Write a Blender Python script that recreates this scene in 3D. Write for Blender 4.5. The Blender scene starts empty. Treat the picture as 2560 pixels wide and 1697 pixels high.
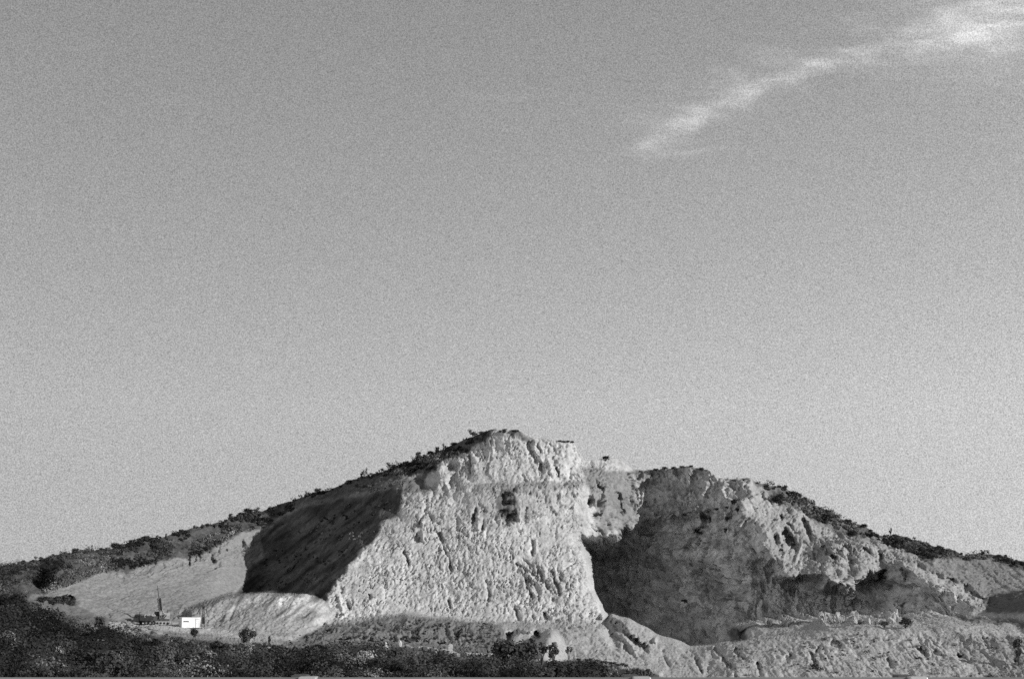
import bpy, math, random
import numpy as np
from mathutils import Vector, Euler, geometry

# ------------------------------------------------------------------ camera, sky, sun, exposure
sc = bpy.context.scene
FPX, CX, CY = 3555.0, 1280.0, 848.5          # focal length and centre in photo pixels (2560 x 1697, 50 mm lens)
CAM = np.array([0.0, 0.0, 10.0])
PITCH = math.atan((1490 - CY) / FPX)
cam_data = bpy.data.cameras.new('camera')
cam_data.lens, cam_data.sensor_width = 50.0, 36.0 * (50 * 2560 / 36) / FPX
cam_data.clip_start, cam_data.clip_end = 0.3, 30000
cam = bpy.data.objects.new('camera', cam_data)
sc.collection.objects.link(cam)
cam.location = CAM
cam.rotation_euler = (math.radians(90) + PITCH, 0, 0)
sc.camera = cam

SUN_AZ, SUN_EL = math.radians(65), math.radians(20)     # azimuth: from straight behind the camera towards the right
sun_vec = Vector((math.sin(SUN_AZ) * math.cos(SUN_EL), -math.cos(SUN_AZ) * math.cos(SUN_EL), math.sin(SUN_EL)))
sd = bpy.data.lights.new('sun', 'SUN')
sd.energy, sd.angle, sd.color = 5.0, math.radians(0.5), (1, 0.995, 0.985)
sun = bpy.data.objects.new('sun', sd)
sc.collection.objects.link(sun)
sun.rotation_euler = (-sun_vec).to_track_quat('-Z', 'Y').to_euler()
sun.location = (200, -100, 150)

SKY_STRENGTH = 0.14
SKY_ROT = -math.atan2(sun_vec.x, sun_vec.y)


def pix_dir(u, v):
    """World direction (scaled so y = 1) of a photo pixel."""
    x = (np.asarray(u, float) - CX) / FPX
    y = -(np.asarray(v, float) - CY) / FPX
    c, s = math.cos(PITCH), math.sin(PITCH)
    dy, dz = c - y * s, s + y * c
    return x / dy, dz / dy


def make_world():
    w = bpy.data.worlds.new('World')
    sc.world = w
    w.use_nodes = True
    nt = w.node_tree
    nt.nodes.clear()
    N, L = nt.nodes.new, nt.links.new

    def val(x):
        return x

    def M(op, a, b=None, c=None, clamp=False):
        n = N('ShaderNodeMath')
        n.operation, n.use_clamp = op, clamp
        for i, t in enumerate((a, b, c)):
            if t is None:
                continue
            if isinstance(t, (int, float)):
                n.inputs[i].default_value = t
            else:
                L(t, n.inputs[i])
        return n.outputs[0]

    def smooth(x, lo, hi):
        n = N('ShaderNodeMapRange')
        n.interpolation_type = 'SMOOTHSTEP'
        L(x, n.inputs['Value'])
        n.inputs['From Min'].default_value, n.inputs['From Max'].default_value = lo, hi
        return n.outputs[0]

    sky = N('ShaderNodeTexSky')
    sky.sky_type, sky.sun_disc = 'NISHITA', False
    sky.sun_elevation, sky.sun_rotation = SUN_EL, SKY_ROT
    sky.air_density, sky.dust_density, sky.ozone_density = 1.0, 1.2, 1.0
    bw = N('ShaderNodeRGBToBW')                      # black and white film
    L(sky.outputs[0], bw.inputs[0])
    tc = N('ShaderNodeTexCoord')
    sep = N('ShaderNodeSeparateXYZ')
    L(tc.outputs['Generated'], sep.inputs[0])
    cz = N('ShaderNodeCombineXYZ')                   # keep the bright band above the horizon down to the horizon
    L(sep.outputs[0], cz.inputs[0]); L(sep.outputs[1], cz.inputs[1]); L(M('MAXIMUM', sep.outputs[2], 0.13), cz.inputs[2])
    L(cz.outputs[0], sky.inputs['Vector'])
    # thin cirrus, placed in sky directions
    yy = M('MAXIMUM', sep.outputs[1], 0.05)
    a, b = M('DIVIDE', sep.outputs[0], yy), M('DIVIDE', sep.outputs[2], yy)
    front = smooth(sep.outputs[1], 0.1, 0.4)
    pts = np.array([(1560, 380), (1740, 300), (1880, 218), (2000, 178), (2180, 132), (2400, 80), (2560, 30)], float)
    pa, pb = pix_dir(pts[:, 0], pts[:, 1])
    co = np.polyfit(pa, pb, 4)
    comb = N('ShaderNodeCombineXYZ')
    L(a, comb.inputs[0]); L(b, comb.inputs[1])
    def noise2(rot, scale, loc, detail=6, rough=0.6, dist=0.0):
        mp = N('ShaderNodeMapping')
        mp.inputs['Rotation'].default_value = (0, 0, math.radians(rot))
        mp.inputs['Scale'].default_value = (scale[0], scale[1], 1)
        mp.inputs['Location'].default_value = (loc[0], loc[1], 0)
        L(comb.outputs[0], mp.inputs[0])
        n = N('ShaderNodeTexNoise')
        n.inputs['Scale'].default_value, n.inputs['Detail'].default_value, n.inputs['Roughness'].default_value = 1.0, detail, rough
        n.inputs['Distortion'].default_value = dist
        L(mp.outputs[0], n.inputs['Vector'])
        return n.outputs[0]

    fib = noise2(-22, (12, 62), (0.3, 0.9), 7, 0.62, 0.9)        # fibres along the streak
    fib2 = noise2(12, (16, 48), (3.1, 1.7), 6, 0.6, 0.7)         # fibres crossing it
    low = noise2(0, (11, 17), (1.3, 4.2), 3, 0.5)
    low2 = noise2(0, (34, 40), (7.3, 2.2), 4, 0.55)
    ac = M('MINIMUM', M('MAXIMUM', a, float(pa[0]) - 0.02), float(pa[-1]) + 0.01)
    curve = float(co[0])
    for c in co[1:]:
        curve = M('ADD', M('MULTIPLY', ac, curve), float(c))
    s = M('SUBTRACT', b, curve)
    s = M('ADD', s, M('MULTIPLY', M('SUBTRACT', low, 0.5), 0.014))
    s = M('ADD', s, M('MULTIPLY', M('SUBTRACT', low2, 0.5), 0.024))
    a0, a1 = float(pa[0]), float(pa[-1])
    def bump_at(u, v, half):
        c = float(pix_dir(u, v)[0])
        t = M('DIVIDE', M('SUBTRACT', a, c), half)
        return M('EXPONENT', M('MULTIPLY', M('MULTIPLY', t, t), -1.0))
    wid = M('ADD', 0.0042, M('ADD', M('MULTIPLY', bump_at(1740, 300, 0.042), 0.0065), M('MULTIPLY', bump_at(2420, 80, 0.05), 0.008)))
    wid = M('MULTIPLY', wid, M('ADD', 0.45, M('MULTIPLY', low2, 1.1)))
    sw = M('DIVIDE', s, wid)
    band = M('EXPONENT', M('MULTIPLY', M('MULTIPLY', sw, sw), -0.8))
    ends = M('MULTIPLY', smooth(a, a0 - 0.005, a0 + 0.03), M('SUBTRACT', 1.0, smooth(a, a1 + 0.05, a1 + 0.3)))
    core = M('MULTIPLY', M('MULTIPLY', band, ends), M('ADD', 0.2, M('MULTIPLY', smooth(fib, 0.34, 0.7), 0.95)))
    # veil lies mostly on the upper left side of the streak, in crossing fibres
    sv = M('DIVIDE', M('SUBTRACT', s, 0.012), 0.030)
    veil = M('EXPONENT', M('MULTIPLY', M('MULTIPLY', sv, sv), -1.0))
    veil = M('MULTIPLY', M('MULTIPLY', veil, smooth(a, a0 - 0.10, a0 + 0.1)), M('ADD', smooth(fib2, 0.45, 0.8), M('MULTIPLY', smooth(fib, 0.45, 0.8), 0.6)))
    ta, tb = pix_dir(2480, 40)
    d2 = M('ADD', M('POWER', M('ABSOLUTE', M('MULTIPLY', M('SUBTRACT', a, float(ta)), 0.8)), 2), M('POWER', M('ABSOLUTE', M('SUBTRACT', b, float(tb))), 2))
    tuft = M('MULTIPLY', M('EXPONENT', M('MULTIPLY', d2, -420.0)), M('ADD', 0.25, M('MULTIPLY', smooth(fib2, 0.3, 0.75), 0.8)))
    wisps = M('MULTIPLY', M('MULTIPLY', smooth(fib2, 0.52, 0.85), smooth(low, 0.45, 0.65)), smooth(b, 0.08, 0.25))
    def streak(u0, v0, u1, v1, half_px, strength, f):
        (x0, x1), (y0, y1) = pix_dir([u0, u1], [v0, v1])
        dx, dy = float(x1 - x0), float(y1 - y0)
        ln = math.hypot(dx, dy)
        ax, by = M('SUBTRACT', a, float(x0)), M('SUBTRACT', b, float(y0))
        t = M('ADD', M('MULTIPLY', ax, dx / ln ** 2), M('MULTIPLY', by, dy / ln ** 2))
        n = M('ADD', M('MULTIPLY', ax, -dy / ln), M('MULTIPLY', by, dx / ln))
        n = M('ADD', n, M('MULTIPLY', M('SUBTRACT', low2, 0.5), 0.012))
        n = M('DIVIDE', n, half_px / FPX)
        e = M('EXPONENT', M('MULTIPLY', M('MULTIPLY', n, n), -1.0))
        e = M('MULTIPLY', e, M('MULTIPLY', smooth(t, -0.15, 0.3), M('SUBTRACT', 1.0, smooth(t, 0.6, 1.15))))
        return M('MULTIPLY', M('MULTIPLY', e, strength), M('ADD', 0.2, smooth(f, 0.32, 0.72)))

    extra = 0.0
    for args in ((1530, 312, 1730, 316, 14, 0.06, fib2), (1770, 172, 1890, 212, 16, 0.10, fib2), (1620, 392, 1840, 366, 9, 0.06, fib), (1600, 345, 1760, 285, 22, 0.08, fib2),
                 (1150, 240, 1420, 246, 10, 0.03, fib2), (1180, 290, 1300, 325, 12, 0.03, fib2), (2330, 0, 2450, 110, 30, 0.12, fib2), (2440, 40, 2560, 90, 60, 0.10, fib), (1960, 178, 2100, 150, 22, 0.07, fib2), (2380, 105, 2500, 130, 14, 0.08, fib2)):
        w_ = streak(*args)
        extra = M('ADD', extra, w_) if extra else w_
    cloud = M('ADD', M('ADD', M('MULTIPLY', core, 0.21), M('MULTIPLY', veil, 0.10)), M('ADD', M('MULTIPLY', tuft, 0.20), M('MULTIPLY', wisps, 0.05)))
    cloud = M('MULTIPLY', M('ADD', cloud, extra), front)
    lum = M('MULTIPLY', M('POWER', M('MULTIPLY', bw.outputs[0], SKY_STRENGTH / 0.36), 0.75), 0.375)    # film response flattens the gradient
    gr = N('ShaderNodeTexNoise')                     # fine mottling of the sky tone
    gr.inputs['Scale'].default_value, gr.inputs['Detail'].default_value = 1350.0, 0.0
    L(tc.outputs['Generated'], gr.inputs['Vector'])
    tot = M('MULTIPLY', M('ADD', lum, cloud), M('ADD', 1.0, M('MULTIPLY', M('SUBTRACT', gr.outputs[0], 0.5), 1.05)))
    bg = N('ShaderNodeBackground')
    L(tot, bg.inputs['Color'])
    bg.inputs['Strength'].default_value = 1.0
    out = N('ShaderNodeOutputWorld')
    L(bg.outputs[0], out.inputs[0])


make_world()
sc.view_settings.view_transform, sc.view_settings.look = 'Standard', 'None'
sc.view_settings.exposure, sc.view_settings.gamma = 0.0, 1.0
sc.cycles.use_denoising = False
sc.cycles.max_bounces, sc.cycles.diffuse_bounces = 4, 3

rng = np.random.default_rng(7)
random.seed(7)
COL = sc.collection


# ------------------------------------------------------------------ helpers
def tag(o, label=None, cat=None, group=None, kind=None):
    for k, x in (('label', label), ('category', cat), ('group', group), ('kind', kind)):
        if x:
            o[k] = x
    return o


def np_mesh(name, verts, faces, mat, parent=None, attrs=None, smooth=False):
    """verts (N,3); faces (M,k) with one k; attrs {name: per-vertex floats}."""
    me = bpy.data.meshes.new(name)
    verts, faces = np.asarray(verts, np.float32), np.asarray(faces, np.int32)
    k = faces.shape[1]
    me.vertices.add(len(verts)); me.vertices.foreach_set('co', verts.ravel())
    me.loops.add(faces.size); me.loops.foreach_set('vertex_index', faces.ravel())
    me.polygons.add(len(faces))
    me.polygons.foreach_set('loop_start', np.arange(0, faces.size, k, dtype=np.int32))
    me.update(calc_edges=True)
    for n, a in (attrs or {}).items():
        at = me.attributes.new(n, 'FLOAT', 'POINT')
        at.data.foreach_set('value', np.asarray(a, np.float32))
    if smooth:
        me.polygons.foreach_set('use_smooth', np.ones(len(faces), bool))
    me.materials.append(mat)
    o = bpy.data.objects.new(name, me)
    COL.objects.link(o)
    if parent:
        o.parent = parent
    return o


def empty(name, loc, rz=0.0):
    o = bpy.data.objects.new(name, None)
    COL.objects.link(o)
    o.location, o.rotation_euler = loc, (0, 0, rz)
    return o


def copy_tree(o, parent=None):
    c = o.copy()
    COL.objects.link(c)
    if parent:
        c.parent = parent
    for ch in list(o.children):
        copy_tree(ch, c)
    return c


class MB:
    """Collects boxes, tubes and lofts into one mesh."""
    def __init__(self):
        self.v, self.f = [], []

    def add(self, vs, fs):
        n = len(self.v)
        self.v += [tuple(x) for x in vs]
        self.f += [tuple(i + n for i in f) for f in fs]

    def box(self, c, s, rot=(0, 0, 0), taper=1.0):
        R = Euler(rot).to_matrix()
        vs = []
        for z in (-.5, .5):
            t = taper if z > 0 else 1.0
            for x, y in ((-.5, -.5), (.5, -.5), (.5, .5), (-.5, .5)):
                vs.append(R @ Vector((x * s[0] * t, y * s[1] * t, z * s[2])) + Vector(c))
        self.add(vs, [(3, 2, 1, 0), (4, 5, 6, 7), (0, 1, 5, 4), (1, 2, 6, 5), (2, 3, 7, 6), (3, 0, 4, 7)])

    def tube(self, a, b, r, r2=None, n=8):
        a, b = Vector(a), Vector(b)
        q = (b - a).to_track_quat('Z', 'Y').to_matrix()
        r2 = r if r2 is None else r2
        vs = []
        for p, rr in ((a, r), (b, r2)):
            for i in range(n):
                t = 2 * math.pi * i / n
                vs.append(p + q @ Vector((math.cos(t) * rr, math.sin(t) * rr, 0)))
        fs = [(i, (i + 1) % n, n + (i + 1) % n, n + i) for i in range(n)]
        fs += [tuple(range(n - 1, -1, -1)), tuple(range(n, 2 * n))]
        self.add(vs, fs)

    def loft(self, outline, x0, x1):
        """Extrude a (y, z) outline along x."""
        n = len(outline)
        vs = [(x0, y, z) for y, z in outline] + [(x1, y, z) for y, z in outline]
        fs = [(i, (i + 1) % n, n + (i + 1) % n, n + i) for i in range(n)]
        fs += [tuple(range(n - 1, -1, -1)), tuple(range(n, 2 * n))]
        self.add(vs, fs)

    def build(self, name, mat, parent=None, bevel=0.0):
        me = bpy.data.meshes.new(name)
        me.from_pydata(self.v, [], self.f)
        me.materials.append(mat)
        o = bpy.data.objects.new(name, me)
        COL.objects.link(o)
        if parent:
            o.parent = parent
        if bevel:
            b = o.modifiers.new('bevel', 'BEVEL')
            b.width, b.segments, b.limit_method = bevel, 2, 'ANGLE'
        return o


# value noise -------------------------------------------------------
def _hash(i, j, k):
    n = (i.astype(np.int64) * 374761393 + j.astype(np.int64) * 668265263 + k.astype(np.int64) * 2147483647 * 3) & 0xFFFFFFFF
    n = ((n ^ (n >> 13)) * 1274126177) & 0xFFFFFFFF
    n = ((n ^ (n >> 16)) * 2246822519) & 0xFFFFFFFF
    return ((n ^ (n >> 15)) & 0xFFFFFF) / float(0x7FFFFF) - 1.0


def vnoise(x, y, z):
    ix, iy, iz = np.floor(x).astype(np.int64), np.floor(y).astype(np.int64), np.floor(z).astype(np.int64)
    fx, fy, fz = x - ix, y - iy, z - iz
    ux, uy, uz = (f * f * f * (f * (f * 6 - 15) + 10) for f in (fx, fy, fz))
    r = 0
    for dx, wx in ((0, 1 - ux), (1, ux)):
        for dy, wy in ((0, 1 - uy), (1, uy)):
            for dz, wz in ((0, 1 - uz), (1, uz)):
                r = r + _hash(ix + dx, iy + dy, iz + dz) * wx * wy * wz
    return r


def fbm(x, y, z, octv=4, gain=0.5, seed=0.0):
    r, a, f, t = 0, 1.0, 1.0, 0
    for o in range(octv):
        r = r + a * vnoise(x * f + seed + 17.3 * o, y * f - 9.1 * o + seed, z * f + 5.7 * o)
        t += a
        a *= gain
        f *= 2.03
    return r / t * 1.6


def ridged(x, y, z, octv=4, gain=0.5, seed=0.0):
    r, a, f, t = 0, 1.0, 1.0, 0
    for o in range(octv):
        r = r + a * (1 - 2.2 * np.abs(vnoise(x * f + seed + 31.3 * o, y * f - 7.1 * o, z * f + 3.7 * o)))
        t += a
        a *= gain
        f *= 2.07
    return r / t


def blur(A, s):
    if s <= 0:
        return A
    k = int(3 * s + 1)
    w = np.exp(-0.5 * (np.arange(-k, k + 1) / s) ** 2)
    w /= w.sum()
    for ax in (0, 1):
        P = np.pad(A, [(k, k) if i == ax else (0, 0) for i in (0, 1)], mode='edge')
        out = 0
        for i in range(2 * k + 1):
            sl = [slice(None)] * 2
            sl[ax] = slice(i, i + A.shape[ax])
            out = out + w[i] * P[tuple(sl)]
        A = out
    return A


def in_poly(poly, U, V):
    p = np.asarray(poly, float)
    r = np.zeros(np.shape(U), bool)
    j = len(p) - 1
    for i in range(len(p)):
        (xi, yi), (xj, yj) = p[i], p[j]
        if yi != yj:
            c = ((yi > V) != (yj > V)) & (U < (xj - xi) * (V - yi) / (yj - yi) + xi)
            r ^= c
        j = i
    return r


def seg_dist(poly, U, V):
    """Distance of every pixel to a polyline and the position (0..1) along it."""
    p = np.asarray(poly, float)
    best, par = np.full(U.shape, 1e9), np.zeros(U.shape)
    for i in range(len(p) - 1):
        a, d = p[i], p[i + 1] - p[i]
        t = np.clip(((U - a[0]) * d[0] + (V - a[1]) * d[1]) / (d @ d), 0, 1)
        q = np.hypot(U - a[0] - t * d[0], V - a[1] - t * d[1])
        m = q < best
        best = np.where(m, q, best)
        par = np.where(m, (i + t) / (len(p) - 1), par)
    return best, par


# ------------------------------------------------------------------ materials
def mat_terrain(name, scale=0.6, contrast=0.35, rough=0.95, bump=0.4, bscale=2.2, flecks=0.5):
    m = bpy.data.materials.new(name)
    m.use_nodes = True
    nt = m.node_tree
    N, L = nt.nodes.new, nt.links.new
    b = nt.nodes['Principled BSDF']
    b.inputs['Roughness'].default_value = rough
    b.inputs['Specular IOR Level'].default_value = 0.15
    at = N('ShaderNodeAttribute'); at.attribute_name = 'albedo'
    tc = N('ShaderNodeTexCoord')
    n = N('ShaderNodeTexNoise'); n.inputs['Scale'].default_value = scale; n.inputs['Detail'].default_value = 8
    n.inputs['Roughness'].default_value = 0.68
    L(tc.outputs['Object'], n.inputs['Vector'])
    mr = N('ShaderNodeMapRange')
    mr.inputs['From Min'].default_value, mr.inputs['From Max'].default_value = 0.25, 0.75
    mr.inputs['To Min'].default_value, mr.inputs['To Max'].default_value = 1 - contrast, 1 + contrast
    L(n.outputs[0], mr.inputs[0])
    mu = N('ShaderNodeMath'); mu.operation = 'MULTIPLY'
    L(at.outputs['Fac'], mu.inputs[0]); L(mr.outputs[0], mu.inputs[1])
    fl = N('ShaderNodeTexNoise'); fl.inputs['Scale'].default_value = 1.7; fl.inputs['Detail'].default_value = 4     # dark flecks and stones
    L(tc.outputs['Object'], fl.inputs['Vector'])
    fr = N('ShaderNodeMapRange')
    fr.inputs['From Min'].default_value, fr.inputs['From Max'].default_value = 0.56, 0.72
    fr.inputs['To Min'].default_value, fr.inputs['To Max'].default_value = 1.0, 1.0 - flecks
    L(fl.outputs[0], fr.inputs[0])
    mu2 = N('ShaderNodeMath'); mu2.operation = 'MULTIPLY'
    L(mu.outputs[0], mu2.inputs[0]); L(fr.outputs[0], mu2.inputs[1])
    L(mu2.outputs[0], b.inputs['Base Color'])
    n2 = N('ShaderNodeTexNoise'); n2.inputs['Scale'].default_value = bscale; n2.inputs['Detail'].default_value = 6
    n2.inputs['Roughness'].default_value = 0.7
    L(tc.outputs['Object'], n2.inputs['Vector'])
    bp = N('ShaderNodeBump'); bp.inputs['Strength'].default_value = bump; bp.inputs['Distance'].default_value = 0.5
    L(n2.outputs[0], bp.inputs['Height'])
    L(bp.outputs[0], b.inputs['Normal'])
    return m


def mat_plain(name, val, rough=0.6, var=0.15, scale=3.0, metal=0.0):
    m = bpy.data.materials.new(name)
    m.use_nodes = True
    nt = m.node_tree
    N, L = nt.nodes.new, nt.links.new
    b = nt.nodes['Principled BSDF']
    b.inputs['Roughness'].default_value, b.inputs['Metallic'].default_value = rough, metal
    tc = N('ShaderNodeTexCoord')
    n = N('ShaderNodeTexNoise'); n.inputs['Scale'].default_value = scale; n.inputs['Detail'].default_value = 6
    L(tc.outputs['Object'], n.inputs['Vector'])
    mr = N('ShaderNodeMapRange')
    mr.inputs['From Min'].default_value, mr.inputs['From Max'].default_value = 0.3, 0.7
    mr.inputs['To Min'].default_value, mr.inputs['To Max'].default_value = val * (1 - var), val * (1 + var)
    L(n.outputs[0], mr.inputs[0])
    L(mr.outputs[0], b.inputs['Base Color'])
    return m


def mat_leaf(name):
    m = bpy.data.materials.new(name)
    m.use_nodes = True
    nt = m.node_tree
    N, L = nt.nodes.new, nt.links.new
    b = nt.nodes['Principled BSDF']
    b.inputs['Roughness'].default_value = 0.8
    b.inputs['Specular IOR Level'].default_value = 0.2
    at = N('ShaderNodeAttribute'); at.attribute_name = 'albedo'
    oi = N('ShaderNodeObjectInfo')
    mr = N('ShaderNodeMapRange')
    mr.inputs['To Min'].default_value, mr.inputs['To Max'].default_value = 0.75, 1.25
    L(oi.outputs['Random'], mr.inputs[0])
    mu = N('ShaderNodeMath'); mu.operation = 'MULTIPLY'
    L(at.outputs['Fac'], mu.inputs[0]); L(mr.outputs[0], mu.inputs[1])
    L(mu.outputs[0], b.inputs['Base Color'])
    return m


M_ROCK = mat_terrain('pale_quarry_rock', 0.5, 0.30, bump=0.5, bscale=1.6)
M_HILL = mat_terrain('hillside_grass_and_soil', 0.35, 0.55, bump=0.6, bscale=1.2)
M_SOIL = mat_terrain('crushed_stone_and_soil', 0.6, 0.28, bump=0.45, bscale=2.0)
M_LEAF = mat_leaf('leaves')
M_BARK = mat_plain('bark', 0.05, 0.9)
M_WHITE = mat_plain('white_painted_steel', 0.7, 0.5, 0.12, 0.8)
M_DARK = mat_plain('dark_machine_paint', 0.05, 0.55, 0.3, 1.5)
M_BLACK = mat_plain('black_rubber_and_glass', 0.015, 0.5, 0.3, 1.5)
M_MID = mat_plain('dusty_machine_paint', 0.3, 0.6, 0.35, 1.5)
M_STEEL = mat_plain('galvanised_steel', 0.42, 0.45, 0.12, 2.0, 0.2)
M_CONC = mat_plain('pale_concrete', 0.3, 0.9, 0.25, 1.0)
M_STONE = mat_plain('white_painted_stone', 0.45, 0.85, 0.12, 2.0)
M_ASPH = mat_plain('asphalt', 0.06, 0.9, 0.25, 6.0)

# ------------------------------------------------------------------ the terrain: survey points (photo pixel u, v and distance Y in metres)
SKYL = np.array([(-900, 1500), (-600, 1482), (-300, 1452), (0, 1416), (41, 1409), (89, 1400), (136, 1390), (177, 1381), (222, 1373),
    (279, 1371), (292, 1362), (336, 1355), (361, 1347), (406, 1343), (450, 1327), (495, 1317), (564, 1301), (602, 1283), (625, 1277),
    (654, 1278), (695, 1264), (724, 1253), (769, 1234), (810, 1224), (856, 1211), (881, 1198), (905, 1191), (955, 1176), (996, 1161),
    (1042, 1146), (1079, 1131), (1124, 1116), (1149, 1103), (1174, 1093), (1200, 1084), (1235, 1072), (1260, 1075), (1289, 1073),
    (1314, 1083), (1330, 1092), (1384, 1099), (1433, 1104), (1444, 1118), (1450, 1132), (1458, 1147), (1495, 1147), (1516, 1143),
    (1553, 1149), (1567, 1161), (1587, 1172), (1613, 1174), (1666, 1170), (1720, 1165), (1743, 1167), (1769, 1176), (1800, 1195),
    (1876, 1194), (1891, 1203), (1922, 1213), (1956, 1216), (1979, 1228), (2000, 1240), (2043, 1265), (2097, 1290), (2116, 1305),
    (2150, 1314), (2166, 1316), (2185, 1333), (2198, 1339), (2242, 1337), (2296, 1350), (2322, 1361), (2360, 1372), (2385, 1376),
    (2410, 1387), (2439, 1385), (2471, 1385), (2502, 1390), (2560, 1404), (2800, 1448), (3100, 1478), (3460, 1500)], float)
SKYY = np.array([(-900, 360), (-300, 375), (0, 388), (300, 430), (600, 500), (682, 518), (750, 512), (900, 492), (1100, 480),
    (1235, 464), (1300, 462), (1430, 464), (1458, 466), (1516, 470), (1568, 478), (1582, 484), (1602, 487), (1666, 485), (1720, 479), (1769, 474),
    (1800, 471), (1876, 464), (1891, 470), (1956, 478), (2000, 481), (2100, 474), (2200, 468), (2300, 460), (2440, 450), (2560, 445),
    (3460, 400)], float)
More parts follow.
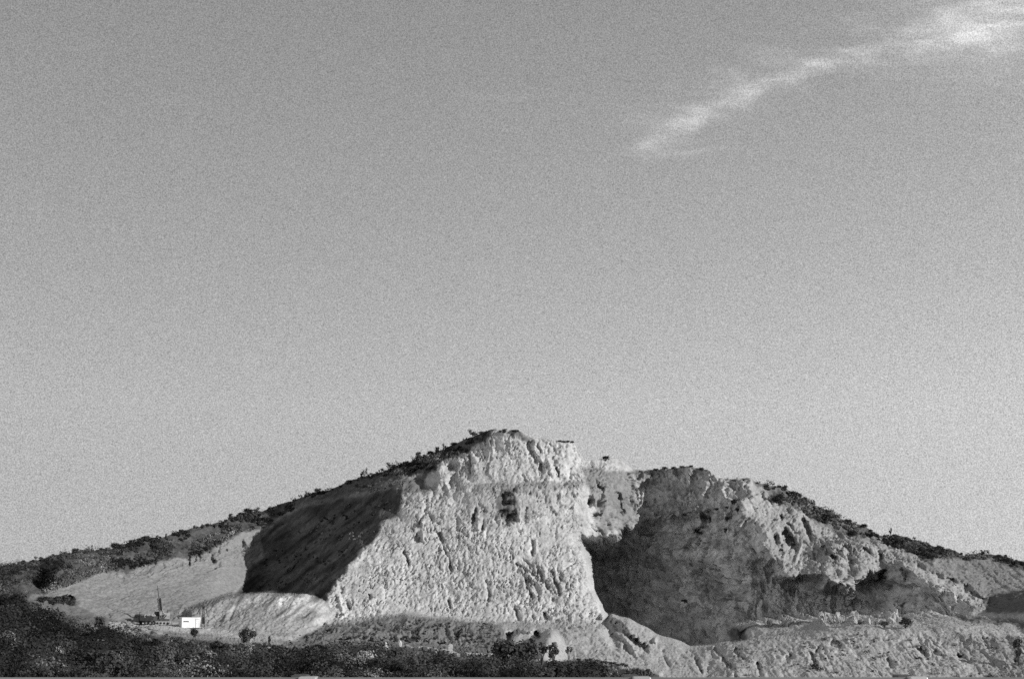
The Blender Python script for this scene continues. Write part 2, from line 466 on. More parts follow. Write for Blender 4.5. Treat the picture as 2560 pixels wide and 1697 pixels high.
LINES = [
    # quarry lip of the left slope and of the dark flank
    [(105, 1482, 365), (171, 1466, 380), (247, 1435, 398), (342, 1419, 416), (434, 1400, 436), (523, 1377, 460), (602, 1330, 487),
     (682, 1305, 505), (753, 1265, 498), (823, 1252, 485), (889, 1238, 470), (971, 1219, 456), (1009, 1218, 450)],
    # deepest crease between left slope and dark flank
    [(682, 1305, 505), (657, 1350, 495), (650, 1390, 485), (622, 1420, 470), (606, 1457, 455), (588, 1480, 444)],
    # bottom of the left slope, behind the site
    [(100, 1530, 332), (170, 1541, 352), (300, 1546, 368), (420, 1541, 382), (475, 1521, 394), (515, 1503, 410), (556, 1490, 432), (584, 1483, 442)],
    [(250, 1490, 384), (350, 1480, 398), (450, 1460, 420), (560, 1430, 448)],
    # bottom of the dark flank behind the heap
    [(592, 1484, 446), (650, 1479, 464), (720, 1479, 450), (785, 1484, 428), (812, 1500, 408)],
    [(700, 1400, 476), (760, 1400, 460), (830, 1395, 442)],
    # left edge of the great face
    [(1009, 1222, 449), (1000, 1240, 446), (996, 1285, 441), (959, 1306, 436), (943, 1339, 431), (905, 1376, 424), (868, 1417, 417),
     (839, 1459, 410), (815, 1496, 404), (826, 1530, 399)],
    # foot of the great face
    [(812, 1557, 392), (835, 1556, 396), (889, 1548, 399), (1013, 1533, 402), (1046, 1534, 402), (1095, 1542, 401), (1200, 1553, 400),
     (1248, 1558, 400), (1355, 1558, 400), (1433, 1554, 400), (1466, 1558, 400), (1499, 1561, 401), (1512, 1560, 402)],
    # brow of the berm in front of it
    [(757, 1583, 376), (819, 1562, 379), (889, 1553, 379), (1013, 1538, 380), (1046, 1539, 380), (1095, 1547, 379), (1200, 1558, 378),
     (1248, 1563, 378), (1355, 1563, 378), (1433, 1559, 379), (1466, 1564, 380), (1499, 1567, 382)],
    [(839, 1459, 410), (900, 1470, 409), (1000, 1460, 411), (1100, 1470, 412), (1200, 1470, 411), (1300, 1460, 413), (1400, 1460, 413), (1472, 1450, 414)],
    [(905, 1376, 424), (1000, 1370, 423), (1100, 1380, 422), (1200, 1370, 423), (1300, 1375, 422), (1400, 1370, 424), (1455, 1365, 430)],
    [(959, 1306, 436), (1050, 1300, 432), (1150, 1290, 433), (1250, 1300, 430), (1350, 1295, 434), (1440, 1290, 440)],
    # bench across the face, front and back
    [(1009, 1226, 448), (1060, 1229, 446), (1130, 1226, 444), (1173, 1214, 441), (1250, 1215, 440), (1350, 1213, 442), (1450, 1209, 446)],
    [(1060, 1223, 452), (1130, 1220, 451), (1173, 1208, 449), (1250, 1209, 448), (1350, 1207, 449), (1450, 1203, 453)],
    [(1075, 1165, 462), (1120, 1150, 461), (1200, 1140, 457), (1300, 1140, 456), (1400, 1150, 457), (1447, 1160, 461)],
    [(1000, 1194, 464), (1070, 1172, 466), (1107, 1152, 468), (1173, 1122, 466), (1223, 1095, 464)],
    [(1108, 1160, 460), (1098, 1190, 450), (1092, 1220, 446)], [(1072, 1178, 466), (1062, 1200, 463), (1058, 1218, 455)],
    [(1119, 1165, 459), (1120, 1195, 449), (1121, 1219, 445)], [(1124, 1168, 463), (1126, 1195, 459), (1127, 1219, 454)], [(1152, 1172, 457), (1151, 1195, 452), (1150, 1218, 447)],
    # right edge of the great face: near side, then the bowl close behind it
    [(1448, 1208, 446), (1440, 1290, 440), (1448, 1345, 436), (1455, 1365, 430), (1468, 1400, 424), (1476, 1440, 418), (1480, 1470, 414),
     (1500, 1510, 408), (1513, 1545, 403), (1515, 1560, 402)],
    [(1457, 1358, 468), (1461, 1369, 482), (1474, 1400, 490), (1482, 1440, 491), (1487, 1472, 494), (1507, 1510, 491), (1520, 1542, 489)],
    # lit shoulder right of the face, its lower rim and the wall beneath
    [(1490, 1290, 449), (1530, 1300, 456)], [(1475, 1240, 451), (1500, 1240, 454)],
    [(1453, 1203, 454), (1514, 1192, 462)],
    [(1462, 1345, 444), (1500, 1340, 450), (1560, 1325, 463), (1600, 1308, 478)],
    [(1466, 1354, 466), (1504, 1350, 472), (1562, 1336, 483), (1606, 1320, 491)],
    [(1572, 1166, 479), (1574, 1190, 476), (1556, 1214, 468), (1562, 1242, 467), (1552, 1268, 463), (1572, 1286, 467), (1596, 1296, 475)],
    [(1582, 1168, 485), (1587, 1190, 484), (1569, 1214, 480), (1575, 1242, 480), (1564, 1264, 477), (1582, 1279, 478), (1608, 1294, 479)],
    # ledge across the bowl
    [(1612, 1310, 480), (1650, 1300, 477), (1700, 1288, 470), (1780, 1272, 461), (1850, 1254, 455), (1878, 1234, 455)],
    [(1650, 1308, 483), (1700, 1295, 473), (1780, 1279, 461), (1850, 1261, 450)],
    [(1550, 1400, 496), (1650, 1400, 484), (1750, 1400, 467), (1850, 1400, 449), (1925, 1390, 435)],
    [(1524, 1531, 490), (1571, 1543, 482), (1609, 1562, 474), (1647, 1585, 466), (1689, 1597, 458), (1724, 1611, 452), (1781, 1607, 443), (1811, 1599, 438), (1826, 1560, 446), (1900, 1548, 438), (1960, 1540, 435), (2040, 1532, 437), (2120, 1529, 433), (2200, 1526, 424)],
    # nose right of the bowl
    [(1878, 1229, 460), (1876, 1271, 455), (1883, 1309, 450), (1906, 1328, 446), (1914, 1347, 443), (1929, 1374, 436), (1941, 1416, 430), (1990, 1445, 421)], [(1925, 1420, 446), (1960, 1450, 444), (1996, 1452, 443)],
    [(1905, 1245, 463), (1935, 1310, 456), (1965, 1360, 448), (1985, 1400, 437), (1996, 1438, 424)],
    # hillside right of the nose
    [(1960, 1250, 468), (2000, 1300, 462), (2060, 1310, 465), (2110, 1330, 461)],
    [(1979, 1346, 455), (2058, 1356, 451), (2138, 1347, 455), (2198, 1342, 464)],
    [(1998, 1372, 450), (2030, 1400, 440), (2078, 1405, 432)],
    [(2085, 1362, 440), (2150, 1362, 443), (2250, 1385, 445), (2300, 1397, 443)],
    [(2085, 1415, 428), (2150, 1420, 430), (2198, 1427, 433), (2250, 1411, 431)],
    [(2058, 1409, 424), (2071, 1450, 416), (2109, 1458, 418), (2147, 1447, 425), (2122, 1431, 430)],
    [(2000, 1480, 441), (2070, 1485, 434), (2150, 1490, 427), (2152, 1458, 441), (2200, 1443, 442)],
    # second nose
    [(2255, 1409, 426), (2293, 1438, 413), (2350, 1475, 402), (2400, 1500, 394), (2455, 1527, 384)],
    [(2200, 1475, 434), (2220, 1500, 428), (2255, 1525, 412), (2330, 1528, 398), (2400, 1530, 391)],
    [(2299, 1416, 427), (2375, 1450, 416), (2413, 1473, 408), (2458, 1501, 395)],
    [(2310, 1408, 430), (2400, 1420, 436), (2480, 1440, 428), (2560, 1438, 428)],
    # shaded pit at the right edge
    [(2467, 1493, 402), (2486, 1483, 406), (2560, 1464, 416), (2700, 1450, 425)],
    [(2475, 1500, 402), (2560, 1490, 378), (2680, 1480, 360)],
    [(2470, 1517, 388), (2560, 1525, 366), (2700, 1520, 345)],
    # bench and lower terrace
    [(1834, 1566, 401), (1900, 1556, 397), (2000, 1549, 392), (2052, 1545, 389)],
    [(1834, 1572, 409), (1900, 1562, 405), (2000, 1555, 400), (2050, 1551, 396)],
    [(1818, 1602, 408), (1866, 1598, 402), (1872, 1596, 396), (1914, 1592, 391), (2000, 1580, 386), (2050, 1568, 382)],
    [(1724, 1618, 376), (1781, 1614, 370), (1811, 1606, 368), (1914, 1599, 362), (1979, 1593, 360), (2058, 1576, 358), (2154, 1565, 355),
     (2296, 1569, 352), (2375, 1565, 350), (2560, 1585, 345)],
    [(2120, 1552, 384), (2240, 1550, 380), (2296, 1550, 378), (2375, 1545, 376), (2455, 1533, 380), (2560, 1548, 362)],
    [(1860, 1640, 350), (2060, 1630, 345), (2300, 1630, 341), (2560, 1635, 335)],
    [(1600, 1720, 240), (1700, 1720, 315), (1900, 1720, 325), (2200, 1720, 321), (2560, 1720, 316), (3460, 1720, 300)],
    # spoil fan
    [(1300, 1572, 374), (1400, 1573, 373), (1500, 1576, 373)],
    [(1516, 1536, 396), (1571, 1549, 392), (1609, 1568, 386), (1647, 1591, 382), (1689, 1604, 378), (1724, 1618, 376)],
    [(1450, 1620, 361), (1550, 1630, 358), (1650, 1645, 356), (1750, 1660, 350)],
    [(1430, 1652, 352), (1560, 1662, 348), (1640, 1677, 343), (1770, 1692, 338)],
    [(1430, 1664, 262), (1560, 1676, 255), (1640, 1690, 260)],
    # berm slope, scrub flats
    [(700, 1604, 350), (900, 1604, 362), (1050, 1608, 364), (1200, 1624, 360), (1320, 1630, 358)], [(940, 1612, 318), (1000, 1620, 295), (1126, 1632, 262), (1235, 1644, 245), (1330, 1652, 240)],
    [(700, 1650, 205), (1000, 1655, 190), (1200, 1660, 185), (1350, 1662, 200)],
    [(-900, 1720, 132), (0, 1720, 132), (600, 1720, 136), (1300, 1720, 142), (1450, 1720, 165)],
    # the site and the track
    [(280, 1562, 350), (340, 1562, 366), (400, 1563, 373), (460, 1566, 372), (515, 1572, 368), (600, 1585, 362), (700, 1592, 362), (757, 1588, 370)],
    [(280, 1580, 318), (400, 1578, 340), (500, 1590, 335), (600, 1602, 325)],
    # heap
    [(480, 1525, 380), (520, 1508, 384), (560, 1496, 388), (600, 1488, 391), (650, 1484, 392), (700, 1485, 391), (760, 1488, 391), (798, 1503, 392), (815, 1525, 391), (818, 1545, 388)],
        [(520, 1560, 373), (600, 1578, 367), (680, 1588, 366), (757, 1580, 372), (800, 1560, 381)],
    [(560, 1535, 381), (640, 1530, 380), (720, 1530, 380), (790, 1532, 384)],
    # left hillside and left foreground
    [(-900, 1560, 250), (-300, 1520, 290), (0, 1482, 325), (60, 1500, 322), (100, 1518, 326)],
    [(-900, 1600, 190), (-300, 1580, 215), (0, 1550, 255), (130, 1560, 288), (240, 1572, 310)],
    [(-900, 1660, 150), (0, 1625, 178), (250, 1625, 222), (450, 1618, 258), (600, 1625, 260)],
    [(150, 1425, 368), (300, 1392, 418), (450, 1362, 452), (560, 1335, 482)],
    # beyond the right edge
    [(2700, 1560, 345), (3000, 1560, 340), (3460, 1560, 330)], [(2800, 1480, 385), (3460, 1520, 360)], [(2700, 1640, 330), (3460, 1640, 310)],
]


def survey_points():
    pts = []
    for ln in LINES + [[(u, v, np.interp(u, SKYY[:, 0], SKYY[:, 1])) for u, v in SKYL]]:
        for (a, b) in zip(ln[:-1], ln[1:]):
            a, b = np.array(a, float), np.array(b, float)
            n = max(1, int(np.hypot(*(b - a)[:2]) / 14))
            for i in range(n):
                pts.append(a + (b - a) * i / n)
        pts.append(np.array(ln[-1], float))
    us = np.arange(-900, 3461, 15.0)
    sv = np.interp(us, SKYL[:, 0], SKYL[:, 1])
    sy = np.interp(us, SKYY[:, 0], SKYY[:, 1])
    for u, v, y in zip(us, sv, sy):
        pts.append(np.array((u, v - 45, y + 3)))
    return np.array(pts)


RU = np.arange(-900, 3461, 2.0)                    # survey raster
RV = np.arange(1030, 1724, 2.0)
GU, GV = np.meshgrid(RU, RV)


def raster_depth():
    P = survey_points()
    res = geometry.delaunay_2d_cdt([Vector((p[0], p[1])) for p in P], [], [], 0, 0.4)
    vc = np.array([(v.x, v.y) for v in res[0]])
    yy = np.array([P[o[0], 2] if len(o) else np.nan for o in res[3]])
    D = np.full(GU.shape, np.nan)
    for tri in res[2]:
        i, j, k = tri
        (x0, y0), (x1, y1), (x2, y2) = vc[i], vc[j], vc[k]
        det = (y1 - y2) * (x0 - x2) + (x2 - x1) * (y0 - y2)
        if abs(det) < 1e-9:
            continue
        c0 = max(0, int((min(x0, x1, x2) - RU[0]) / 2)); c1 = min(len(RU), int((max(x0, x1, x2) - RU[0]) / 2) + 2)
        r0 = max(0, int((min(y0, y1, y2) - RV[0]) / 2)); r1 = min(len(RV), int((max(y0, y1, y2) - RV[0]) / 2) + 2)
        if c1 <= c0 or r1 <= r0:
            continue
        U, V = GU[r0:r1, c0:c1], GV[r0:r1, c0:c1]
        a = ((y1 - y2) * (U - x2) + (x2 - x1) * (V - y2)) / det
        b = ((y2 - y0) * (U - x2) + (x0 - x2) * (V - y2)) / det
        g = 1 - a - b
        m = (a > -1e-6) & (b > -1e-6) & (g > -1e-6)
        sub = D[r0:r1, c0:c1]
        sub[m] = (a * yy[i] + b * yy[j] + g * yy[k])[m]
    for r in range(D.shape[0] - 1, -1, -1):        # fill the outside from below
        m = np.isnan(D[r])
        if r + 1 < D.shape[0]:
            D[r, m] = D[r + 1, m]
    D = np.where(np.isnan(D), 300, D)
    return D


DEPTH = raster_depth()
# gullies (+) and ribs (-) cut into it: polyline, half width in px, depth in m
STROKES = [
    ([(1524, 1548), (1545, 1568), (1572, 1592), (1612, 1616)], 9, 5.0), ([(1509, 1535), (1530, 1560), (1560, 1590), (1590, 1618)], 6, -2.0),
    ([(1536, 1588), (1560, 1612), (1585, 1636)], 6, 2.5), ([(1724, 1622), (1740, 1648), (1756, 1682)], 5, 3.5),
    ([(1790, 1622), (1815, 1655), (1842, 1694)], 6, 3.5), ([(1840, 1625), (1862, 1650)], 5, 2.0), ([(1655, 1625), (1672, 1662)], 5, 2.5),
    ([(1893, 1662), (1906, 1686)], 5, 2.0), ([(1286, 1578), (1268, 1592), (1272, 1608), (1284, 1628)], 7, 5.0),
    ([(1337, 1578), (1352, 1598), (1372, 1618)], 6, 4.0), ([(1300, 1573), (1330, 1573)], 8, -1.5),
    ([(1278, 1216), (1268, 1245), (1275, 1275), (1262, 1298)], 16, 5.0), ([(1300, 1275), (1296, 1302)], 6, -3.0), ([(1316, 1270), (1310, 1300)], 6, 3),
    ([(1173, 1140), (1176, 1175), (1172, 1206)], 5, 2.5), 
     ([(1320, 1108), (1330, 1130), (1338, 1150)], 10, 4.0),
    ([(1352, 1160), (1350, 1192)], 9, 4.0), ([(1372, 1160), (1380, 1190)], 9, -3.5), ([(1345, 1110), (1356, 1135)], 4, 2.5), ([(1205, 1120), (1215, 1145)], 6, 2),
    ([(1392, 1170), (1396, 1190)], 5, 3), ([(1430, 1170), (1432, 1182)], 6, 3), ([(1303, 1185), (1310, 1200)], 7, 3), ([(1375, 1110), (1384, 1128)], 4, 2),
    ([(1470, 1225), (1474, 1260), (1490, 1285)], 8, 4.0), ([(1485, 1200), (1505, 1225)], 7, 3.5), ([(1545, 1240), (1550, 1280)], 9, 3.5), ([(1520, 1215), (1512, 1280)], 7, -2.5),
    ([(1062, 1274), (1050, 1310), (1045, 1350)], 6, 4.0), ([(1064, 1268), (1078, 1300), (1090, 1340)], 5, 3.0), ([(1040, 1290), (1030, 1330)], 5, 2.5), ([(1056, 1285), (1058, 1345)], 5, -2.5),
    ([(1190, 1275), (1182, 1310)], 7, 4.5), ([(1210, 1290), (1208, 1318)], 6, 4.0), ([(1198, 1280), (1194, 1320)], 5, -3.0), ([(1230, 1290), (1245, 1310)], 6, 3), ([(1100, 1335), (1108, 1355)], 7, 3.5), ([(1138, 1295), (1141, 1305)], 7, 3),
    ([(1010, 1376), (1020, 1410)], 5, 3.5), ([(1108, 1360), (1124, 1400), (1130, 1430)], 5, 3), ([(1002, 1298), (1006, 1302)], 5, 3), ([(1330, 1355), (1332, 1388)], 7, 4.5), ([(1302, 1395), (1340, 1425), (1350, 1440)], 5, 3.0), ([(1345, 1420), (1370, 1470)], 6, 3.5),
    ([(1270, 1440), (1288, 1480), (1280, 1500)], 6, 3.5), ([(1312, 1450), (1330, 1490)], 6, 3), ([(1380, 1430), (1400, 1485)], 5, 3.5), ([(1400, 1440), (1425, 1490)], 4, 3), ([(1290, 1410), (1360, 1455)], 5, 2.5), ([(1215, 1450), (1225, 1500)], 6, 2.5),
    ([(1330, 1545), (1340, 1560)], 7, 4), ([(1360, 1535), (1372, 1560)], 7, 4), ([(1380, 1500), (1392, 1525)], 7, 3.5), ([(1285, 1515), (1300, 1555)], 6, 3.0), ([(1120, 1500), (1132, 1535)], 5, 3.0), ([(925, 1490), (930, 1545)], 5, 2.5), ([(945, 1500), (938, 1540)], 4, 2.0), ([(845, 1470), (875, 1520)], 8, 2.5), ([(840, 1468), (858, 1530)], 6, -2.0),
    ([(1640, 1600), (1650, 1575)], 5, -3), ([(1760, 1290), (1774, 1305), (1750, 1330)], 7, 4.0), ([(1840, 1262), (1825, 1290)], 10, 4.0), ([(1600, 1215), (1640, 1200)], 7, 2.5),
    ([(2060, 1365), (2085, 1395)], 6, 4), ([(2110, 1365), (2125, 1405)], 8, 3.5), ([(2160, 1375), (2185, 1405)], 6, 2.5), ([(2195, 1380), (2205, 1400)], 5, 2), ([(1960, 1335), (1985, 1370)], 9, 4.5), ([(2000, 1365), (1992, 1395)], 5, -2), ([(1935, 1345), (1950, 1375)], 8, 3.0), ([(1915, 1335), (1930, 1355)], 4, -2),
    ([(2299, 1416), (2340, 1438), (2375, 1450), (2413, 1470), (2458, 1500)], 8, 3.5), ([(2320, 1445), (2400, 1490), (2450, 1518)], 8, -1.5), ([(2265, 1425), (2275, 1470)], 10, 3), ([(2245, 1490), (2240, 1530)], 9, -4), ([(2270, 1460), (2285, 1490)], 9, -3.5),
    ([(1900, 1230), (1925, 1262)], 6, 2.5), ([(1950, 1290), (1990, 1330)], 6, 2.5), ([(2005, 1300), (2030, 1345)], 6, 2.5), ([(2030, 1270), (2060, 1300)], 7, 2.0),
    ([(500, 1385), (505, 1405)], 4, 2.5), ([(493, 1390), (488, 1400)], 3, 2), ([(470, 1390), (474, 1410)], 4, 2.5), ([(523, 1380), (535, 1402)], 4, 2.5), ([(455, 1395), (450, 1410)], 5, 2), ([(600, 1345), (612, 1375)], 5, 1.5), ([(560, 1370), (575, 1400)], 5, 1.5),
    ([(120, 1505), (165, 1498), (175, 1500)], 9, 5), ([(380, 1427), (395, 1410)], 5, -1.5), ([(275, 1550), (315, 1565)], 4, 1.5),
    ([(2080, 1600), (2100, 1612)], 5, 2), ([(2030, 1640), (2035, 1655)], 6, 2), ([(1975, 1640), (1962, 1658)], 6, 2), ([(2050, 1615), (2040, 1628)], 5, 1.5), ([(2220, 1645), (2228, 1662)], 5, 2), ([(2300, 1620), (2315, 1634)], 6, 2), ([(2400, 1635), (2420, 1650)], 8, 2), ([(2335, 1630), (2355, 1638)], 6, 1.5),
]
STROKE = np.zeros_like(DEPTH)
FACE = [(800, 1550), (905, 1376), (1000, 1240), (1060, 1150), (1230, 1080), (1440, 1100), (1462, 1180), (1475, 1300), (1455, 1360), (1515, 1560)]
warpU = 5 * fbm(GU / 20, GV / 20, GU * 0, 4, gain=0.65, seed=3.0)
warpV = 5 * fbm(GU / 20, GV / 20, GU * 0, 4, gain=0.65, seed=9.0)
for poly, w, d in STROKES:
    p = np.array(poly, float)
    c0 = max(0, int((p[:, 0].min() - 6 * w - RU[0]) / 2)); c1 = int((p[:, 0].max() + 6 * w - RU[0]) / 2) + 1
    r0 = max(0, int((p[:, 1].min() - 6 * w - RV[0]) / 2)); r1 = min(len(RV), int((p[:, 1].max() + 6 * w - RV[0]) / 2) + 1)
    sl = (slice(r0, r1), slice(c0, c1))
    q, t = seg_dist(p, GU[sl] + warpU[sl], GV[sl] + warpV[sl])
    onface = in_poly(FACE, p[:, 0].mean(), p[:, 1].mean())
    k_, w_ = (0.66, 0.72 * w) if onface else (1.35, w)
    q = q + w_ * 0.5 * fbm(GU[sl] / 9, GV[sl] / 9, 0 * q, 3, gain=0.7, seed=55.0)
    STROKE[sl] += k_ * d * np.clip(1.15 - q / (1.25 * w_), 0, 1) * np.clip(0.75 + 0.9 * fbm(GU[sl] / 24, GV[sl] / 24, 0 * q, 2, seed=57.0), 0.1, 1.3)
DEPTH = blur(DEPTH, 1.6)


def rills(poly, direction, across, along, depth, seed):
    """Parallel rain gullies running down a slope of loose spoil."""
    m = blur(in_poly(poly, GU, GV).astype(float), 5)
    dx, dy = direction
    L_ = math.hypot(dx, dy)
    p = (-GU * dy + GV * dx) / L_ + 0.6 * warpU
    q = (GU * dx + GV * dy) / L_
    n = ridged(p / across, q / along, GU * 0, 3, gain=0.6, seed=seed)
    STROKE[:] += m * depth * np.clip(n - 0.15, -0.3, 1) * (0.6 + 0.6 * fbm(p / 60, q / 80, GU * 0, 2, seed=seed + 3))


rills([(240, 1440), (434, 1400), (530, 1372), (602, 1330), (640, 1330), (630, 1400), (560, 1440), (400, 1440), (240, 1460)], (0.35, 0.94), 8, 26, 1.3, 33.0)
rills([(200, 1470), (600, 1400), (600, 1470), (420, 1540), (200, 1540)], (-0.93, 0.36), 15, 150, 0.7, 35.0)
rills([(1330, 1572), (1520, 1560), (1570, 1580), (1724, 1625), (1790, 1700), (1560, 1660), (1430, 1650)], (0.72, 0.62), 11, 110, 1.7, 3.0)
rills([(1516, 1540), (1571, 1552), (1647, 1594), (1724, 1622), (1720, 1640), (1600, 1600)], (0.7, 0.65), 14, 60, 1.5, 8.0)
rills([(1730, 1630), (1830, 1612), (2060, 1582), (2560, 1592), (2560, 1720), (1760, 1710)], (0.62, 0.72), 7, 36, 0.8, 5.0)
rills([(757, 1586), (900, 1556), (1095, 1550), (1240, 1566), (1260, 1620), (900, 1606)], (0.35, 0.9), 12, 60, 1.3, 9.0)
rills([(470, 1530), (560, 1496), (815, 1500), (800, 1560), (600, 1585)], (0.5, 0.86), 9, 40, 0.3, 12.0)
rills([(880, 1400), (1440, 1400), (1500, 1555), (840, 1550)], (0.06, 1.0), 10, 70, 0.55, 15.0)
rills([(1290, 1400), (1380, 1420), (1440, 1490), (1380, 1500), (1310, 1460)], (0.55, 0.83), 9, 70, 1.6, 17.0)
rills([(2255, 1409), (2310, 1415), (2458, 1502), (2455, 1527)], (0.8, 0.55), 10, 90, 1.0, 19.0)
rills([(1600, 1180), (1870, 1200), (1960, 1440), (1850, 1560), (1700, 1600), (1490, 1480), (1480, 1380)], (-0.35, 0.93), 26, 90, 1.6, 25.0)
rills([(640, 1350), (960, 1240), (880, 1400), (800, 1490), (600, 1480)], (-0.75, 0.66), 14, 120, 2.2, 27.0)

# ------------------------------------------------------------------ ground cover map (what the ground is made of, some shade put into its tone)
WU = GU + 10 * fbm(GU / 40, GV / 25, GU * 0, 4, seed=21.0)
WV = GV + 7 * fbm(GU / 40, GV / 25, GU * 0, 4, seed=37.0)
SOIL, ROCK, VEG, DIRT = 0, 1, 2, 3
R_ALB = np.full(GU.shape, 0.24)
R_ROCK = np.zeros(GU.shape)        # how craggy
R_VEG = np.zeros(GU.shape)         # how overgrown
R_KIND = np.zeros(GU.shape, int)   # 0 ground, 1 quarry face, 2 hill
sky_at = lambda u: float(np.interp(u, SKYL[:, 0], SKYL[:, 1]))


def paint(poly, alb=None, rock=None, veg=None, kind=None, exact=False):
    m = in_poly(poly, GU if exact else WU, GV if exact else WV)
    if alb is not None: R_ALB[m] = alb
    if rock is not None: R_ROCK[m] = rock
    if veg is not None: R_VEG[m] = veg
    if kind is not None: R_KIND[m] = kind


lip = [(p[0], p[1]) for p in LINES[0]]
crease = [(p[0], p[1]) for p in LINES[6]]
# hill with its scrub cover, everything above the quarry
paint([(-950, 1000), (3500, 1000), (3500, 1500), (2700, 1470), (2560, 1440), (2480, 1400), (2300, 1398), (2290, 1380), (2220, 1365), (2190, 1340),
       (2100, 1310), (2000, 1262), (1950, 1240), (1900, 1215), (1870, 1196), (1600, 1190), (1455, 1110), (1330, 1085), (1300, 1085), (1240, 1088),
       (1223, 1094), (1173, 1122), (1107, 1152), (1070, 1172), (1000, 1196)] + lip[::-1][2:] + [(60, 1490), (0, 1500), (-950, 1560)], 0.075, 0.15, 1.0, 2)
# left slope of crushed stone
paint(lip[:8] + [(657, 1350), (650, 1390), (622, 1420), (606, 1457), (570, 1492), (500, 1535), (430, 1560), (300, 1562), (200, 1556), (120, 1525), (60, 1500)], 0.22, 0.12, 0.0, 0)
paint([(240, 1440), (342, 1419), (434, 1400), (523, 1377), (560, 1350), (610, 1330), (650, 1330), (640, 1380), (560, 1420), (450, 1430), (320, 1440)], 0.22, 0.6, 0.0, 0)
paint([(20, 1500), (110, 1490), (180, 1490), (200, 1520), (300, 1545), (280, 1565), (150, 1560), (60, 1530)], 0.14, 0.25, 0.3, 0)
# dark flank: weathered, half overgrown soil
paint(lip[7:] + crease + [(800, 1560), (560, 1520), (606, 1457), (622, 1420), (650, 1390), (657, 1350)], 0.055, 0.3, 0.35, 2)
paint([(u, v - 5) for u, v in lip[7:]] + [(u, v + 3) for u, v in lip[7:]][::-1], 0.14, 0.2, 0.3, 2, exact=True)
# great face
paint(crease + [(800, 1562), (889, 1551), (1013, 1536), (1095, 1545), (1200, 1556), (1355, 1561), (1500, 1564), (1516, 1562), (1505, 1508),
       (1483, 1470), (1478, 1440), (1460, 1367), (1500, 1348), (1562, 1334), (1602, 1316), (1590, 1175), (1560, 1100), (1455, 1050), (1300, 1050), (1250, 1075),
       (1223, 1094), (1173, 1122), (1107, 1152), (1070, 1172), (1000, 1196)], 0.41, 1.0, 0.0, 1)
paint([(1000, 1198), (1060, 1180), (1078, 1172), (1066, 1215), (1090, 1222), (1060, 1238), (1000, 1236)], 0.15, 0.5, 0.45, 1)
paint([(1030, 1170), (1075, 1135), (1130, 1120), (1185, 1100), (1170, 1140), (1150, 1142), (1110, 1156), (1066, 1180)], 0.08, 0.5, 0.7, 2)
paint([(1180, 1205), (1300, 1208), (1460, 1205), (1460, 1222), (1300, 1240), (1180, 1240)], 0.27, 0.9, 0.1, 1)
paint([(1270, 1230), (1420, 1235), (1400, 1300), (1330, 1290), (1250, 1320), (1150, 1300), (1180, 1240)], 0.33, 1.0, 0.1, 1)
paint([(1455, 1160), (1590, 1175), (1600, 1310), (1500, 1335), (1480, 1250)], 0.22, 1.0, 0.1, 1)
paint([(1510, 1170), (1590, 1178), (1580, 1270), (1540, 1285), (1520, 1230)], 0.2, 0.8, 0.15, 1)
paint([(1248, 1225), (1290, 1222), (1300, 1270), (1288, 1300), (1240, 1295)], 0.13, 1.0, 0.4, 1)  # shadow of the recess put into the rock tone, with some growth
paint([(1280, 1070), (1330, 1090), (1320, 1100), (1270, 1092)], 0.14, 0.4, 0.8, 1)
# bowl
paint([(1456, 1356), (1500, 1348), (1562, 1334), (1602, 1316), (1590, 1178), (1666, 1165), (1740, 1160), (1800, 1190), (1878, 1192), (1878, 1229), (1876, 1271),
       (1883, 1309), (1914, 1347), (1941, 1416), (1990, 1445), (2250, 1420), (2400, 1500), (2440, 1540), (2050, 1545), (1834, 1566), (1830, 1604), (1724, 1618),
       (1647, 1590), (1560, 1545), (1516, 1540), (1487, 1470)], 0.37, 0.95, 0.0, 1)
paint([(1590, 1172), (1666, 1160), (1770, 1165), (1760, 1180), (1700, 1180), (1640, 1192), (1596, 1200)], 0.22, 0.8, 0.4, 1)
# nose and hillside right of it
paint([(1876, 1192), (1990, 1262), (2100, 1310), (2190, 1342), (2290, 1380), (2310, 1400), (2255, 1409), (2200, 1440), (2147, 1447), (2109, 1458), (2071, 1450),
       (1996, 1440), (1941, 1416), (1914, 1347), (1883, 1309), (1876, 1271)], 0.29, 1.0, 0.08, 1)
paint([(1800, 1185), (1890, 1190), (1895, 1300), (1860, 1310), (1840, 1240)], 0.31, 0.9, 0.05, 1)
paint([(1880, 1190), (1960, 1210), (2100, 1290), (2190, 1340), (2150, 1350), (2080, 1318), (2000, 1282), (1950, 1262), (1920, 1235)], 0.13, 0.3, 0.8, 2)
paint([(1979, 1340), (2058, 1350), (2138, 1340), (2240, 1338), (2240, 1352), (2138, 1356), (2058, 1364), (1979, 1355)], 0.24, 0.4, 0.3, 1)
paint([(2255, 1409), (2300, 1412), (2375, 1450), (2458, 1500), (2462, 1530), (2400, 1503), (2293, 1440)], 0.31, 0.45, 0.05, 1)
paint([(2300, 1402), (2400, 1410), (2480, 1402), (2570, 1430), (2570, 1465), (2486, 1485), (2440, 1490), (2375, 1445)], 0.21, 0.3, 0.3, 0)
paint([(2460, 1498), (2486, 1484), (2700, 1440), (2700, 1530), (2470, 1530)], 0.1, 0.3, 0.4, 0)  # shaded pit: its shade is darkened into the ground tone
